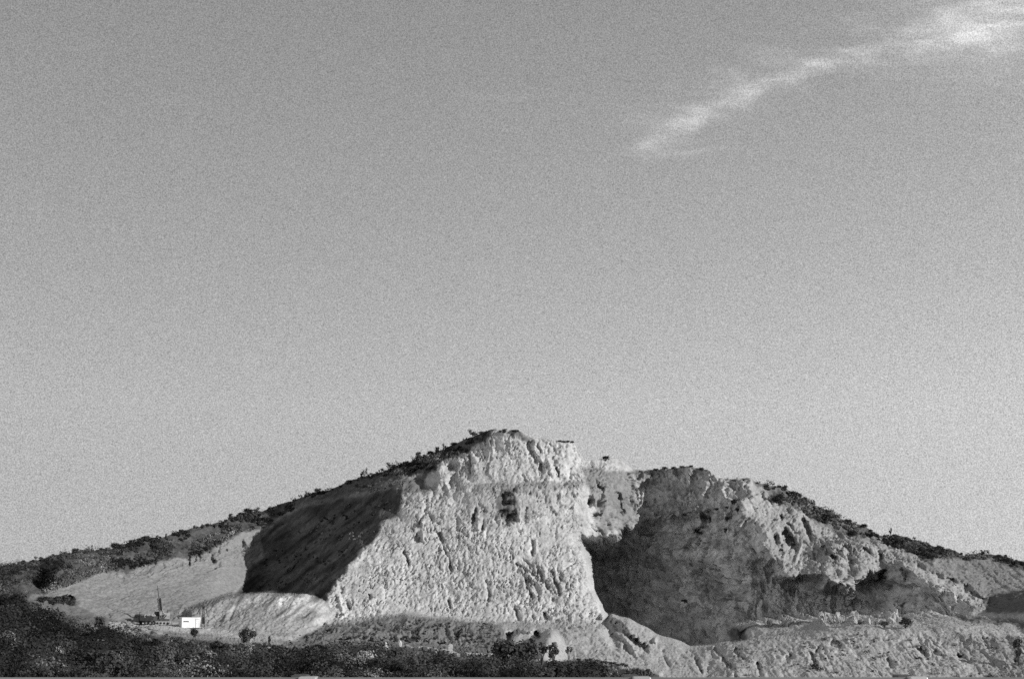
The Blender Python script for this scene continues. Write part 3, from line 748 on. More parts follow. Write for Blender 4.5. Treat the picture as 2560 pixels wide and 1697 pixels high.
# terraces, right foreground, spoil fan
paint([(1640, 1592), (1724, 1618), (1811, 1606), (1834, 1566), (2052, 1545), (2120, 1548), (2455, 1530), (2700, 1545), (3500, 1560), (3500, 1760), (1600, 1760), (1400, 1660),
       (1300, 1630), (1250, 1560), (1500, 1566), (1516, 1535), (1571, 1549)], 0.34, 0.14, 0.06, 0)
paint([(1830, 1568), (1870, 1562), (1872, 1598), (1815, 1602)], 0.1, 0.5, 0.3, 0)  # left end of the terrace wall, shade painted into its tone
paint([(2330, 1580), (2700, 1600), (2700, 1720), (2500, 1720), (2400, 1650)], 0.27, 0.3, 0.35, 0)
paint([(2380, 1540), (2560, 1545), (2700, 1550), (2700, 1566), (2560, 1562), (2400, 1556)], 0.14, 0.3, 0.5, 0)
# berm
paint([(740, 1590), (819, 1561), (889, 1552), (1013, 1537), (1095, 1546), (1250, 1562), (1290, 1632), (1200, 1640), (700, 1612)], 0.17, 0.45, 0.3, 0, exact=True)
# heap
paint([(470, 1530), (520, 1504), (560, 1493), (600, 1485), (700, 1480), (770, 1484), (815, 1505), (826, 1535), (800, 1562), (750, 1588), (600, 1583), (500, 1565)], 0.29, 0.33, 0.0, 0)
paint([(690, 1490), (760, 1486), (815, 1510), (822, 1530), (780, 1522), (700, 1515)], 0.42, 0.3, 0.0, 0)
paint([(440, 1530), (520, 1505), (560, 1510), (580, 1540), (530, 1565), (440, 1555)], 0.25, 0.6, 0.35, 0)
# scrub flats and left foreground
paint([(-950, 1480), (0, 1470), (90, 1480), (60, 1500), (110, 1530), (180, 1556), (240, 1572), (330, 1582), (470, 1594), (560, 1606), (700, 1614), (900, 1620), (1200, 1640),
       (1400, 1650), (1440, 1656), (1560, 1668), (1650, 1685), (1700, 1760), (-950, 1760)], 0.05, 0.2, 1.0, 0)
paint([(-950, 1530), (60, 1510), (200, 1560), (300, 1600), (250, 1760), (-950, 1760)], 0.02, 0.2, 1.0, 0)  # shade over the lower left is put into the ground colour
paint([(985, 1608), (1010, 1614), (1150, 1626), (1240, 1636), (1240, 1656), (1100, 1646), (985, 1628)], 0.1, 0.1, 0.0, 0)
# site floor and track
paint([(270, 1556), (400, 1550), (520, 1566), (640, 1586), (750, 1590), (740, 1600), (620, 1598), (500, 1584), (400, 1575), (300, 1586)], 0.42, 0.15, 0.0, 0, exact=True)

soft = 1.2
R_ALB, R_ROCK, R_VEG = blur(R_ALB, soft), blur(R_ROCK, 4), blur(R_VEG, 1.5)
CRAG = blur((R_ROCK > 0.6).astype(float), 3)
# weathering streaks and stains that belong to the rock itself
R_ALB = R_ALB * (1 + 0.16 * fbm(GU / 26, GV / 60, GU * 0, 4, seed=5.0) * (0.4 + 0.6 * CRAG)) * (1 + 0.35 * R_VEG * fbm(GU / 30, GV / 10, GU * 0, 4, seed=61.0))
bowl = blur(in_poly([(1460, 1356), (1604, 1316), (1590, 1180), (1740, 1165), (1878, 1200), (1883, 1309), (1990, 1445), (2255, 1415), (2430, 1530), (2050, 1545), (1724, 1615), (1520, 1540)], GU, GV).astype(float), 4)
R_ALB = R_ALB * (1 + bowl * (0.40 * fbm((GU + 0.5 * GV) / 60, (GV - 0.3 * GU) / 34, GU * 0, 5, gain=0.65, seed=81.0)
                             + 0.16 * fbm((GU + 0.15 * GV) / 130, (GV + 0.12 * GU + 2 * warpV) / 9, GU * 0, 4, gain=0.65, seed=83.0)))
BOWLM = bowl
FACEM = blur(in_poly(FACE, GU, GV).astype(float), 4)
R_ALB = R_ALB * (1 + FACEM * (0.16 * fbm((GU + warpU) / 7, (GV + warpV) / 38, GU * 0, 4, gain=0.65, seed=91.0) + 0.17 * fbm((GU + 2 * warpU) / 24, (GV + 2 * warpV) / 18, GU * 0, 5, gain=0.7, seed=93.0)))
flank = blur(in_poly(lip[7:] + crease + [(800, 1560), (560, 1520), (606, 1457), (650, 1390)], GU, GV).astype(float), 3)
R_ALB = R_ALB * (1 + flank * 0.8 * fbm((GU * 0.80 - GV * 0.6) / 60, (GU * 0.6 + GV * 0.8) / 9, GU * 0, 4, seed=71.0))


def sample(A, u, v):
    x = np.clip((np.asarray(u) - RU[0]) / 2, 0, len(RU) - 1.001)
    y = np.clip((np.asarray(v) - RV[0]) / 2, 0, len(RV) - 1.001)
    i, j = x.astype(int), y.astype(int)
    fx, fy = x - i, y - j
    return (A[j, i] * (1 - fx) + A[j, i + 1] * fx) * (1 - fy) + (A[j + 1, i] * (1 - fx) + A[j + 1, i + 1] * fx) * fy


def at(u, v, y):
    a, b = pix_dir(u, v)
    return np.stack([CAM[0] + a * y, CAM[1] + y + 0 * a, CAM[2] + b * y], -1)


# ------------------------------------------------------------------ terrain sheet
CU = np.concatenate([np.arange(-900, -60, 12.0), np.arange(-60, 2620, 2.0), np.arange(2620, 3461, 12.0)])
NR = 330
VBOT = 1720.0
T = np.linspace(0, 1, NR)[:, None]
sky_v = np.interp(CU, SKYL[:, 0], SKYL[:, 1])
TU = np.broadcast_to(CU[None, :], (NR, len(CU)))
TV = VBOT + (sky_v[None, :] - VBOT) * T
TY = sample(DEPTH, TU, TV) + sample(STROKE, TU, TV)
BASE = at(TU, TV, sample(blur(DEPTH, 4), TU, TV))
POS = at(TU, TV, TY)
du = np.gradient(BASE, axis=1); dv = np.gradient(BASE, axis=0)
NRM = np.cross(du, dv)
NRM /= np.linalg.norm(NRM, axis=2, keepdims=True) + 1e-9
NRM *= np.sign((NRM * (CAM - BASE)).sum(2, keepdims=True))
craggy, vegged = sample(R_ROCK, TU, TV), sample(R_VEG, TU, TV)
X, Yc, Z = POS[..., 0], POS[..., 1], POS[..., 2]
wx = X + 2.5 * fbm(X / 9, Yc / 9, Z / 9, 3, seed=1.0)
wz = Z + 2.5 * fbm(X / 9, Yc / 9, Z / 9, 3, seed=2.0)
wy = Yc * 0.6


def facets(x, z, seed, tilt, step):
    """Broken rock: irregular cells, each a flat facet with its own lean and depth."""
    ix, iz = np.floor(x).astype(np.int64), np.floor(z).astype(np.int64)
    k = np.zeros_like(ix)
    best = np.full(x.shape, 1e9)
    out = np.zeros(x.shape)
    for dx in (-1, 0, 1):
        for dz in (-1, 0, 1):
            cx, cz = ix + dx, iz + dz
            ox = x - (cx + 0.5 + 0.46 * _hash(cx, cz, k + seed))
            oz = z - (cz + 0.5 + 0.46 * _hash(cx, cz, k + seed + 1))
            d = ox * ox + oz * oz
            m = d < best
            best = np.where(m, d, best)
            val = step * _hash(cx, cz, k + seed + 2) + tilt * (_hash(cx, cz, k + seed + 3) * ox + _hash(cx, cz, k + seed + 4) * oz)
            out = np.where(m, val, out)
    return out


big = fbm(wx / 15, wy / 16, wz / 17, 3, seed=11.0) * 1.3
rib = ridged(wx / 5.5, wy / 9, wz / 12, 4, gain=0.6, seed=13.0)
patch = np.clip(0.5 + 1.1 * fbm(X / 14, wy / 14, Z / 14, 3, seed=31.0), 0, 1)
face_s = X - 0.08 * Yc
jx = face_s + 0.9 * fbm(X / 2.5, wy / 3, Z / 3.5, 4, gain=0.6, seed=33.0)
jz = Z + 0.9 * fbm(X / 3, wy / 3, Z / 3, 4, gain=0.6, seed=34.0)
f6 = 6.0 * facets((jx - 0.12 * jz) / 5.0, (jz + 0.25 * jx) / 8.5, 101, 0.34, 0.05)
f2 = 2.4 * facets((jx + 0.2 * jz) / 1.9, jz / 3.4, 201, 0.55, 0.10)
f1 = 1.1 * facets((jx - 0.3 * jz) / 0.95, jz / 1.35, 301, 0.7, 0.16)
lx = X + 0.7 * fbm(X / 3, wy / 3, Z / 5, 3, seed=33.0)
c1 = np.clip(1 - np.abs(fbm(lx / 3.4, wy / 6, Z / 8, 4, gain=0.65, seed=19.0)) / 0.05, 0, 1) * np.clip(fbm(X / 6, wy / 6, Z / 5, 2, seed=35.0) * 1.5 + 0.3, 0, 1)
c2 = np.clip(1 - np.abs(fbm(lx / 1.6, wy / 3, Z / 3.6, 3, gain=0.65, seed=20.0)) / 0.1, 0, 1) * np.clip(fbm(X / 4, wy / 4, Z / 3, 2, seed=36.0) * 1.5 + 0.2, 0, 1)
fine = fbm(X / 0.8, Yc / 0.8, Z / 1.0, 4, gain=0.7, seed=17.0)
bed = (Z + 0.10 * X + 1.6 * fbm(X / 14, wy / 14, Z / 10, 3, seed=44.0)) / 5.2
ledge = (bed - np.floor(bed)) ** 2.0
bw = sample(BOWLM, TU, TV)
fc = sample(FACEM, TU, TV)
craggy = craggy * (1 - 0.42 * fc)
# the face is not equally broken: shattered upper bench and right foot, long smoother slabs at the lower left
slab = np.clip(0.55 + 1.2 * fbm(X / 19, wy / 19, Z / 15, 3, seed=63.0) + 0.55 * np.clip((1330 - TV) / 120, -1, 1) + 0.5 * np.clip((TU - 1230) / 120, -1, 1) * (TV > 1330), 0.22, 1.25)
slab = 1 - fc * (1 - np.clip(slab, 0.3, 1.25))
disp = craggy * slab * (0.75 * big + 0.18 * patch * rib + f6 * 0.55 + f2 * (0.3 + 0.8 * patch))
disp = disp + craggy * (f1 * (0.6 - 0.3 * fc + 0.75 * fc * patch) - (1.2 + 0.9 * fc) * c1 - (0.7 + 0.9 * fc) * c2 + (0.22 + 0.22 * fc * patch) * fine
                        - (0.25 + 0.6 * bw * patch) * ledge + bw * (0.9 * f6 + 0.8 * f2))
smooth_ground = 1 - np.clip(craggy, 0, 1)
rill = ridged((X + 0.25 * Z) / 1.6 + 0.4 * fbm(X / 3, Yc / 3, Z / 3, 2), Yc / 9, Z / 10, 3, seed=23.0)
dYv = np.abs(np.gradient(TY, axis=0))
calm = np.clip(1.15 - dYv / 7, 0.15, 1)             # ledges seen edge-on stay clean
for _ in range(3):
    calm = np.minimum(calm, 0.25 * np.roll(calm, 2, 0) + 0.25 * np.roll(calm, -2, 0) + 0.25 * np.roll(calm, 2, 1) + 0.25 * np.roll(calm, -2, 1))
disp = disp * calm
disp = disp + smooth_ground * (1 - vegged) * (0.27 * fbm(X / 1.6, Yc / 1.6, Z / 1.6, 5, gain=0.7, seed=41.0) + 0.16 * f1 + 0.12 * rill + 0.5 * fbm(X / 11, Yc / 11, Z / 11, 3, seed=43.0))
tus = fbm(X / 2.6, Yc / 2.6, Z / 2.6, 4, gain=0.6, seed=47.0)
disp = disp + vegged * np.clip(0.5 + 0.02 * (TY - 250), 0.25, 1.0) * (0.9 * tus + 0.5 * fbm(X / 12, Yc / 12, Z / 12, 2, seed=53.0))
top_fade = np.clip((TV - sky_v[None, :]) / 8, 0.75, 1)
tocam = CAM - BASE
tocam /= np.linalg.norm(tocam, axis=2, keepdims=True)
DIRN = NRM + 0.55 * tocam
DIRN /= np.linalg.norm(DIRN, axis=2, keepdims=True)
POS = POS + DIRN * (disp * top_fade)[..., None]
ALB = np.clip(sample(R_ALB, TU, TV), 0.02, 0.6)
# thin colour variation of the stone: paler on fine bumps, darker in fine hollows
ALB = ALB * (1 + 0.10 * craggy * fine)
KIND = np.rint(R_KIND[np.clip(((TV - RV[0]) / 2).astype(int), 0, len(RV) - 1), np.clip(((TU - RU[0]) / 2).astype(int), 0, len(RU) - 1)]).astype(int)


def ground_at(u, v):
    """World point of the finished terrain under photo pixel (u, v)."""
    c = int(np.clip(np.searchsorted(CU, u), 0, len(CU) - 1))
    t = (v - VBOT) / (sky_v[c] - VBOT)
    r = int(np.clip(round(t * (NR - 1)), 0, NR - 1))
    return Vector(POS[r, c])


def ground_many(u, v):
    c = np.clip(np.searchsorted(CU, u), 0, len(CU) - 1)
    t = (v - VBOT) / (sky_v[c] - VBOT)
    r = np.clip(np.rint(t * (NR - 1)).astype(int), 0, NR - 1)
    return POS[r, c], r, c


# rows below the picture (towards the road) and rows behind the crest
near = []
for f, z in ((0.72, None), (0.45, None), (0.26, 1.6), (0.17, 1.2)):
    p = BASE[0].copy()
    for ax_ in range(3): p[:, ax_] = blur(p[None, :, ax_], 6)[0]
    yb = p[:, 1]
    y = yb * f
    zb = p[:, 2]
    zt = 1.6
    k = (1 - f) / (1 - 0.2)
    q = np.stack([p[:, 0] * f, y, zb * (1 - min(k, 1)) + zt * min(k, 1)], -1)
    near.append(q)
far = []
for back, drop in ((6, 1.0), (25, 7), (60, 20), (130, 50), (230, 90)):
    p = POS[-1].copy()
    s = (p[:, 1] + back) / p[:, 1]
    q = np.stack([p[:, 0] * s, p[:, 1] + back, np.maximum(p[:, 2] - drop, -14)], -1)
    far.append(q)
ALLP = np.concatenate([np.array(near[::-1]), POS, np.array(far)], 0)
nn, nf = len(near), len(far)
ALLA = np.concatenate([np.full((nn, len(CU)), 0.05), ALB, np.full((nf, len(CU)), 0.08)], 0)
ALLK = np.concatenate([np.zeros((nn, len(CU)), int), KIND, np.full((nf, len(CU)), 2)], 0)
R_, C_ = ALLP.shape[:2]
idx = np.arange(R_ * C_).reshape(R_, C_)
quads = np.stack([idx[:-1, :-1], idx[:-1, 1:], idx[1:, 1:], idx[1:, :-1]], -1).reshape(-1, 4)
fk = ALLK[:-1, :-1].reshape(-1)
for k, nm, mt, lb, ct in ((0, 'ground', M_SOIL, 'pale crushed stone floor, spoil slopes and scrub flats below the quarry', 'ground'),
                          (1, 'quarry_face', M_ROCK, 'tall pale broken rock face cut into the hill, with the shaded bowl beside it', 'quarry face'),
                          (2, 'hill', M_HILL, 'dark scrub covered natural hill rising behind the quarry', 'hill')):
    q = quads[fk == k]
    used = np.unique(q)
    remap = np.zeros(R_ * C_, np.int64)
    remap[used] = np.arange(len(used))
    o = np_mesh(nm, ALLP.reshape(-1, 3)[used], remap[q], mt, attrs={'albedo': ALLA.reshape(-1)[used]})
    tag(o, lb, ct, kind='structure')
# flat country out to the horizon
gx = np.array([-9000, -600, 600, 9000.0]); gy = np.array([-9000, -40, 600, 9000.0])
gv = [(x, y, -16.0) for y in gy for x in gx]
gf = [(j * 4 + i, j * 4 + i + 1, j * 4 + i + 5, j * 4 + i + 4) for j in range(3) for i in range(3)]
o = np_mesh('plain', gv, gf, M_SOIL, attrs={'albedo': np.full(16, 0.1)})
tag(o, 'flat open country around the hill', 'plain', kind='structure')
# road embankment under the camera
b = MB()
b.loft([(-60, 8.75), (11.0, 8.75), (13.0, 8.5), (34, 0.5), (34, -15.5), (-60, -15.5)], -400, 400)
o = b.build('road_verge', M_SOIL)
at_ = o.data.attributes.new('albedo', 'FLOAT', 'POINT')
at_.data.foreach_set('value', np.full(len(o.data.vertices), 0.12, np.float32))
tag(o, 'raised verge of the road the picture is taken from', 'road verge', kind='structure')
b = MB()
b.loft([(-9, 8.80), (5.2, 8.80), (5.2, 8.754), (-9, 8.754)], -400, 400)
tag(b.build('road', M_ASPH), 'dark asphalt road behind the guardrail', 'road', kind='structure')


# ------------------------------------------------------------------ plants
def leaf_cards(cen, rad, n_each, size, alb, squash=0.8, seed=1, flat=0.35):
    """Leaf-size quads scattered through blobs. cen (K,3), rad (K,), size (K,), alb (K,)."""
    r = np.random.default_rng(seed)
    K = len(cen)
    i = np.repeat(np.arange(K), n_each)
    n = len(i)
    d = r.normal(size=(n, 3))
    d /= np.linalg.norm(d, axis=1, keepdims=True)
    rr = rad[i] * (0.35 + 0.65 * r.random(n) ** 0.6) * (1 + 0.25 * r.normal(size=n) * 0.6)
    p = cen[i] + d * rr[:, None] * np.array([1, 1, squash])
    nrm = d * 1.3 + r.normal(size=(n, 3)) * 0.42 + np.array([0, 0, flat])
    nrm /= np.linalg.norm(nrm, axis=1, keepdims=True)
    a = np.cross(nrm, r.normal(size=(n, 3)))
    a /= np.linalg.norm(a, axis=1, keepdims=True) + 1e-9
    bb = np.cross(nrm, a)
    s = size[i] * (0.6 + 0.8 * r.random(n))
    a, bb = a * s[:, None], bb * (s * (0.45 + 0.4 * r.random(n)))[:, None]
    V = np.stack([p - a, p - bb, p + a, p + bb], 1).reshape(-1, 3)
    F = np.arange(4 * n).reshape(n, 4)
    A = np.repeat(alb[i] * (0.85 + 0.3 * r.random(n)), 4)
    return V, F, A


def scatter(poly, n, seed, keep=None):
    r = np.random.default_rng(seed)
    p = np.array(poly, float)
    lo, hi = p.min(0), p.max(0)
    u = r.uniform(lo[0], hi[0], n * 4); v = r.uniform(lo[1], hi[1], n * 4)
    m = in_poly(p, u, v)
    return u[m][:n], v[m][:n]


CLEAR = [(1000, 1095, 1624), (1095, 1152, 1632), (1158, 1236, 1638), (955, 1008, 1612), (1318, 1350, 1652)]


def scrub_mass(name, label, jobs, seed):
    Vs, Fs, As, off = [], [], [], 0
    for j, (poly, n, rad_m, leaves, leaf_px, alb, thr) in enumerate(jobs):
        u, v = scatter(poly, n, seed + j)
        clump = fbm(u / 45, v / 16, u * 0 + seed, 3, seed=seed)
        tone = fbm(u / 110, v / 22, u * 0, 4, seed=seed + 7.0)     # patches of paler grass among darker bushes
        k = (clump > thr) & ~np.array([any(a <= uu <= c and y0 - 6 < vv < y0 + 44 for a, c, y0 in CLEAR) for uu, vv in zip(u, v)])
        u, v, clump = u[k], v[k], clump[k]
        g, r_, c_ = ground_many(u, v)
        rr = np.random.default_rng(seed + 50 + j)
        rad = rad_m * np.clip(rr.lognormal(-0.2, 0.42, len(u)), 0.35, 2.0) * (0.8 + 0.5 * np.clip(clump, -0.5, 1))
        cen = g + np.stack([0 * rad, 0 * rad, rad * 0.5], -1)
        size = leaf_px * 1.25 * g[:, 1] / FPX
        V, F, A = leaf_cards(cen, rad, leaves, size, alb * (0.45 + 1.1 * rr.random(len(u))) * np.clip(1 + 1.9 * tone[k], 0.25, 2.8), 0.75, seed + 90 + j)
        Vs.append(V); Fs.append(F + off); As.append(A)
        off += len(V)
    o = np_mesh(name, np.concatenate(Vs), np.concatenate(Fs), M_LEAF, attrs={'albedo': np.concatenate(As)})
    return tag(o, label, 'scrub', kind='stuff')


FLATS = [(-300, 1500), (0, 1482), (60, 1500), (110, 1528), (180, 1556), (240, 1574), (330, 1588), (470, 1600), (560, 1612), (700, 1622), (800, 1612), (860, 1606), (960, 1620),
         (1120, 1640), (1260, 1650), (1400, 1660), (1440, 1664), (1560, 1674), (1640, 1690), (1660, 1718), (-300, 1718)]
FLATR = [(60, 1500), (110, 1528), (200, 1570), (280, 1640), (250, 1718), (1660, 1718), (1640, 1690), (1560, 1674), (1440, 1664), (1400, 1660), (1260, 1650), (1120, 1640), (960, 1620),
         (860, 1612), (800, 1618), (700, 1626), (560, 1618), (470, 1606), (330, 1594), (240, 1578), (180, 1558)]
FLATB = [(60, 1520), (200, 1596), (280, 1650), (250, 1718), (1600, 1718), (1560, 1690), (1400, 1682), (1260, 1676), (1120, 1672), (960, 1652), (860, 1632), (700, 1640), (560, 1640), (470, 1626), (330, 1612), (240, 1596)]
LEFTB = [(-300, 1520), (40, 1510), (150, 1560), (260, 1590), (300, 1640), (260, 1718), (-300, 1718)]
scrub_mass('scrub', 'dark low scrub and tall grass covering the flats in front of the quarry', [
    (FLATR, 1300, 0.7, 50, 2.2, 0.075, -0.6), (FLATB, 330, 1.9, 420, 2.3, 0.034, -0.5), (FLATB, 130, 1.6, 420, 2.3, 0.085, -0.5), (LEFTB, 300, 2.3, 420, 2.4, 0.018, -0.8), (LEFTB, 45, 1.8, 420, 2.4, 0.085, -0.8), (LEFTB, 300, 0.9, 60, 2.2, 0.016, -0.9)], 100)  # lower left shade and sunlit crowns are put into the leaf tones
HILL_L = [(-200, 1480)] + [(u, sky_at(u) + 2) for u in range(0, 1230, 40)] + [(1223, 1094), (1173, 1122), (1107, 1152), (1070, 1172), (1000, 1196)] + lip[::-1] + [(60, 1495)]
HILL_R = [(1880, 1205), (1960, 1218), (2100, 1293), (2200, 1342), (2300, 1352), (2400, 1384), (2600, 1412), (2600, 1440), (2480, 1402), (2300, 1394), (2220, 1365),
          (2150, 1335), (2080, 1316), (2000, 1280), (1930, 1240)]
scrub_mass('hillside_scrub', 'dark bushes and grass covering the natural hill around the quarry', [
    (HILL_L, 5000, 1.1, 36, 1.6, 0.062, -0.1), (HILL_R, 1500, 1.1, 36, 1.7, 0.075, -0.3)], 200)
BERM = [(757, 1588), (830, 1566), (1013, 1545), (1095, 1552), (1240, 1568), (1270, 1630), (1000, 1606), (860, 1600), (760, 1612)]
RIGHT = [(1840, 1610), (2060, 1582), (2560, 1590), (2620, 1600), (2620, 1715), (1760, 1710)]
FLANK = [(700, 1310), (960, 1235), (985, 1285), (900, 1370), (820, 1470), (640, 1475), (660, 1400)]
scrub_mass('grass_tufts', 'sparse dry tufts on the berm, the spoil slopes and the shaded flank', [
    (BERM, 200, 0.6, 26, 1.7, 0.09, 0.0), (RIGHT, 500, 0.5, 26, 1.5, 0.13, 0.1), (FLANK, 320, 0.6, 22, 1.5, 0.09, 0.0)], 300)


def shrub_proto(kind, seed):
    """One shrub about 1 m tall and 1 m wide, crown of leaf clumps over several stems."""
    r = np.random.default_rng(seed)
    root = empty('shrub', (0, 0, 0))
    nb = {'round': 12, 'upright': 9, 'sparse': 8}[kind]
    cen, rad = [], []
    for i in range(nb):
        a, h = r.uniform(0, 6.283), r.random()
        if kind == 'round':
            q = 0.30 * math.sqrt(r.random()); z = 0.25 + 0.5 * h; w = 0.20
        elif kind == 'upright':
            q = 0.17 * math.sqrt(r.random()); z = 0.2 + 0.65 * h; w = 0.16
        else:
            q = 0.36 * math.sqrt(r.random()); z = 0.45 + 0.45 * h; w = 0.13
        cen.append((q * math.cos(a), q * math.sin(a), z)); rad.append(w * r.uniform(0.7, 1.25))
    cen, rad = np.array(cen), np.array(rad)
    V, F, A = leaf_cards(cen, rad, 90 if kind != 'sparse' else 40, np.full(nb, 0.045), np.full(nb, 0.05) * r.uniform(0.7, 1.3, nb), 0.9, seed)
    np_mesh('crown', V, F, M_LEAF, root, {'albedo': A})
    m = MB()
    for c in cen[:6]:
        mid = (c[0] * 0.4, c[1] * 0.4, c[2] * 0.5)
        m.tube((c[0] * 0.1, c[1] * 0.1, -0.15), mid, 0.022, 0.015, 6)
        m.tube(mid, tuple(c), 0.015, 0.006, 6)
    m.build('stem', M_BARK, root)
    return root


PROTO = {k: [shrub_proto(k, s) for s in ss] for k, ss in (('round', (1, 2, 3)), ('upright', (4, 5)), ('sparse', (6, 7)))}
USED = {}


def shrub(kind, i, u, v, w_px, h_px, label, group=None, sink=0.05):
    p0 = PROTO[kind][i % len(PROTO[kind])]
    key = (kind, i % len(PROTO[kind]))
    o = p0 if key not in USED else copy_tree(p0)
    USED[key] = True
    g = ground_at(u, v)
    s = g.y / FPX
    h = h_px * s
    o.location = g - Vector((0, 0, sink * h))
    o.rotation_euler = (0, 0, random.uniform(0, 6.28))
    o.scale = (w_px * s, w_px * s, h * 1.05)
    tag(o, label, 'shrub')
    if group:
        o['group'] = group
    elif 'group' in o:
        del o['group']
    return o


NAMED = [
    ('round', 0, 248, 1578, 34, 44, 'dark rounded bush standing alone beside the churned ground left of the truck'),
    ('round', 1, 486, 1592, 24, 30, 'grey green bush hiding the lower right corner of the white cabin'),
    ('round', 2, 618, 1612, 52, 46, 'black bush just below the pale track right of the cabin'),
    ('upright', 0, 673, 1608, 12, 26, 'thin upright bush beside the pale track under the spoil heap'),
    ('upright', 1, 766, 1608, 14, 20, 'small upright bush at the end of the pale track'),
    ('round', 0, 262, 1684, 84, 72, 'large paler leafy bush in the dark scrub at lower left'),
    ('round', 1, 190, 1672, 60, 46, 'mid sized leafy bush left of the large paler bush at lower left'),
    ('round', 2, 1262, 1668, 92, 76, 'widest dark bush in the clump in front of the notched spoil bank'),
    ('round', 0, 1312, 1662, 84, 66, 'dark bush in the middle of the clump under the notched spoil bank'),
    ('sparse', 0, 1352, 1662, 66, 66, 'open branched bush with sky pale gaps beside the spoil fan'),
    ('upright', 0, 1384, 1656, 46, 54, 'upright branching bush at the right end of the dark clump'),
    ('sparse', 1, 1422, 1648, 32, 36, 'small twiggy bush at the foot of the striped spoil fan'),
    ('round', 1, 985, 1652, 62, 40, 'dark bush in the scrub below the two white boulders'),
    ('round', 2, 1098, 1640, 18, 20, 'small black bush in front of the pale kerb left of the milestone'),
    ('round', 0, 2266, 1570, 40, 30, 'black bush at the brow of the right hand terrace by the pale rocks'),
    ('round', 1, 2212, 1566, 26, 18, 'low dark bush left of the black bush on the terrace'),
    ('upright', 1, 2545, 1660, 44, 66, 'tall dark bush at the right hand edge of the lower slope'),
    ('sparse', 0, 910, 1196, 20, 26, 'pale feathery little tree standing up from the left ridge line'),
    ('round', 0, 361, 1354, 26, 18, 'rounded bush on the left skyline below the ridge bend'),
    ('upright', 0, 416, 1344, 12, 16, 'pointed bush on the left skyline above the quarry slope'),
    ('round', 1, 622, 1284, 36, 18, 'widest dark bush on the left skyline above the shaded flank'),
    ('sparse', 1, 88, 1404, 14, 14, 'thin little tree at the far left end of the skyline'),
    ('upright', 1, 229, 1376, 8, 18, 'narrow spiky tree on the far left skyline'),
    ('round', 2, 1516, 1149, 26, 12, 'low bush on the skyline between the summit and the shaded bowl'),
    ('round', 0, 2160, 1320, 24, 12, 'round bush on the right hand skyline above the cut hillside'),
    ('sparse', 0, 2226, 1342, 16, 24, 'bare twiggy tree on the right hand skyline'),
    ('round', 1, 2122, 1310, 16, 9, 'small bush on the right skyline just left of the round bush'),
    ('sparse', 1, 2464, 1390, 30, 18, 'spreading bush on the far right skyline'),
    ('round', 2, 2514, 1396, 10, 10, 'small round bush at the far right of the skyline'),
    ('round', 0, 1948, 1262, 46, 30, 'dark bush patch on the lit hillside right of the rocky nose'),
    ('round', 1, 1990, 1248, 16, 14, 'small dark bush under the skyline right of the dark patch'),
    ('round', 2, 1918, 1219, 14, 10, 'bush on the skyline above the rocky nose'),
    ('round', 0, 2132, 1334, 34, 14, 'dark bush beside the pale cutting below the right skyline'),
    ('round', 0, 2037, 1672, 26, 18, 'low dark bush in a hollow of the lower right slope'),
]
for k, i, u, v, w, h, lb in NAMED:
    shrub(k, i, u, v, w, h, lb)
r = np.random.default_rng(5)
ZONES = [(0, 150, 'at the far left end of the ridge line'), (150, 290, 'on the ridge line above the dark hollow at left'), (290, 420, 'on the ridge line above the drill rig'),
         (420, 600, 'on the ridge line above the white cabin'), (600, 760, 'on the ridge line above the smooth left slope'), (760, 900, 'on the ridge line above the shaded flank'),
         (900, 1060, 'on the ridge line above the top of the shaded flank'), (1060, 1180, 'on the steep ridge line left of the summit'), (1180, 1320, 'on the summit of the hill')]
u = 12.0
while u < 1312:
    big_ = 1.3 if u > 980 else 1.0
    w_ = float(np.clip(r.lognormal(2.75, 0.4), 9, 34)) * big_
    zone = [z[2] for z in ZONES if z[0] <= u < z[1]][0]
    size_ = 'wide' if w_ > 21 * big_ else ('small' if w_ < 14 * big_ else 'mid sized')
    shrub(('round', 'round', 'sparse', 'upright')[int(r.integers(0, 4))], int(r.integers(0, 3)), u, sky_at(u) + r.uniform(3, 9), w_, w_ * r.uniform(0.4, 1.0) * (0.6 if u > 1130 else 1.0),
          f'{size_} dark bush {zone}', 'bushes along the left ridge line', 0.15)
    u += w_ * r.uniform(0.35, 1.1) + r.exponential(3.0)
ZONES = [(1880, 2050, 'on the ridge line above the rocky nose'), (2050, 2230, 'on the right ridge line above the lit hillside'), (2230, 2400, 'on the right ridge line below the bare tree'), (2400, 2600, 'at the far right end of the ridge line')]
u = 1895.0
while u < 2558:
    w_ = float(np.clip(r.lognormal(2.5, 0.35), 8, 24))
    zone = [z[2] for z in ZONES if z[0] <= u < z[1]][0]
    shrub(('round', 'round', 'sparse')[int(r.integers(0, 3))], int(r.integers(0, 3)), u, sky_at(u) + r.uniform(3, 8), w_, w_ * r.uniform(0.4, 0.9),
          f"{'wide' if w_ > 14 else 'small'} dark bush {zone}", 'bushes along the right ridge line', 0.15)
    u += w_ * r.uniform(0.5, 1.6) + r.exponential(7.0)
for i, (u, v, w, h) in enumerate(((1690, 1292, 16, 7), (1716, 1287, 18, 7), (1742, 1283, 16, 7), (1768, 1280, 20, 8), (1790, 1274, 16, 7), (1815, 1268, 18, 8), (1838, 1262, 26, 14), (1845, 1280, 18, 16))):
    shrub('round', i, u, v, w, h, 'low dark bush in the row along the ledge across the shaded bowl', 'bushes along the ledge of the shaded bowl')
for i, (u, v, w, h) in enumerate(((1772, 1312, 14, 26), (1757, 1318, 14, 18), (1750, 1332, 16, 12))):
    shrub('round', i, u, v, w, h, ('tall dark bush hanging below the ledge of the shaded bowl', 'middle dark bush of the three below the bowl ledge', 'lowest dark bush of the three below the bowl ledge')[i])
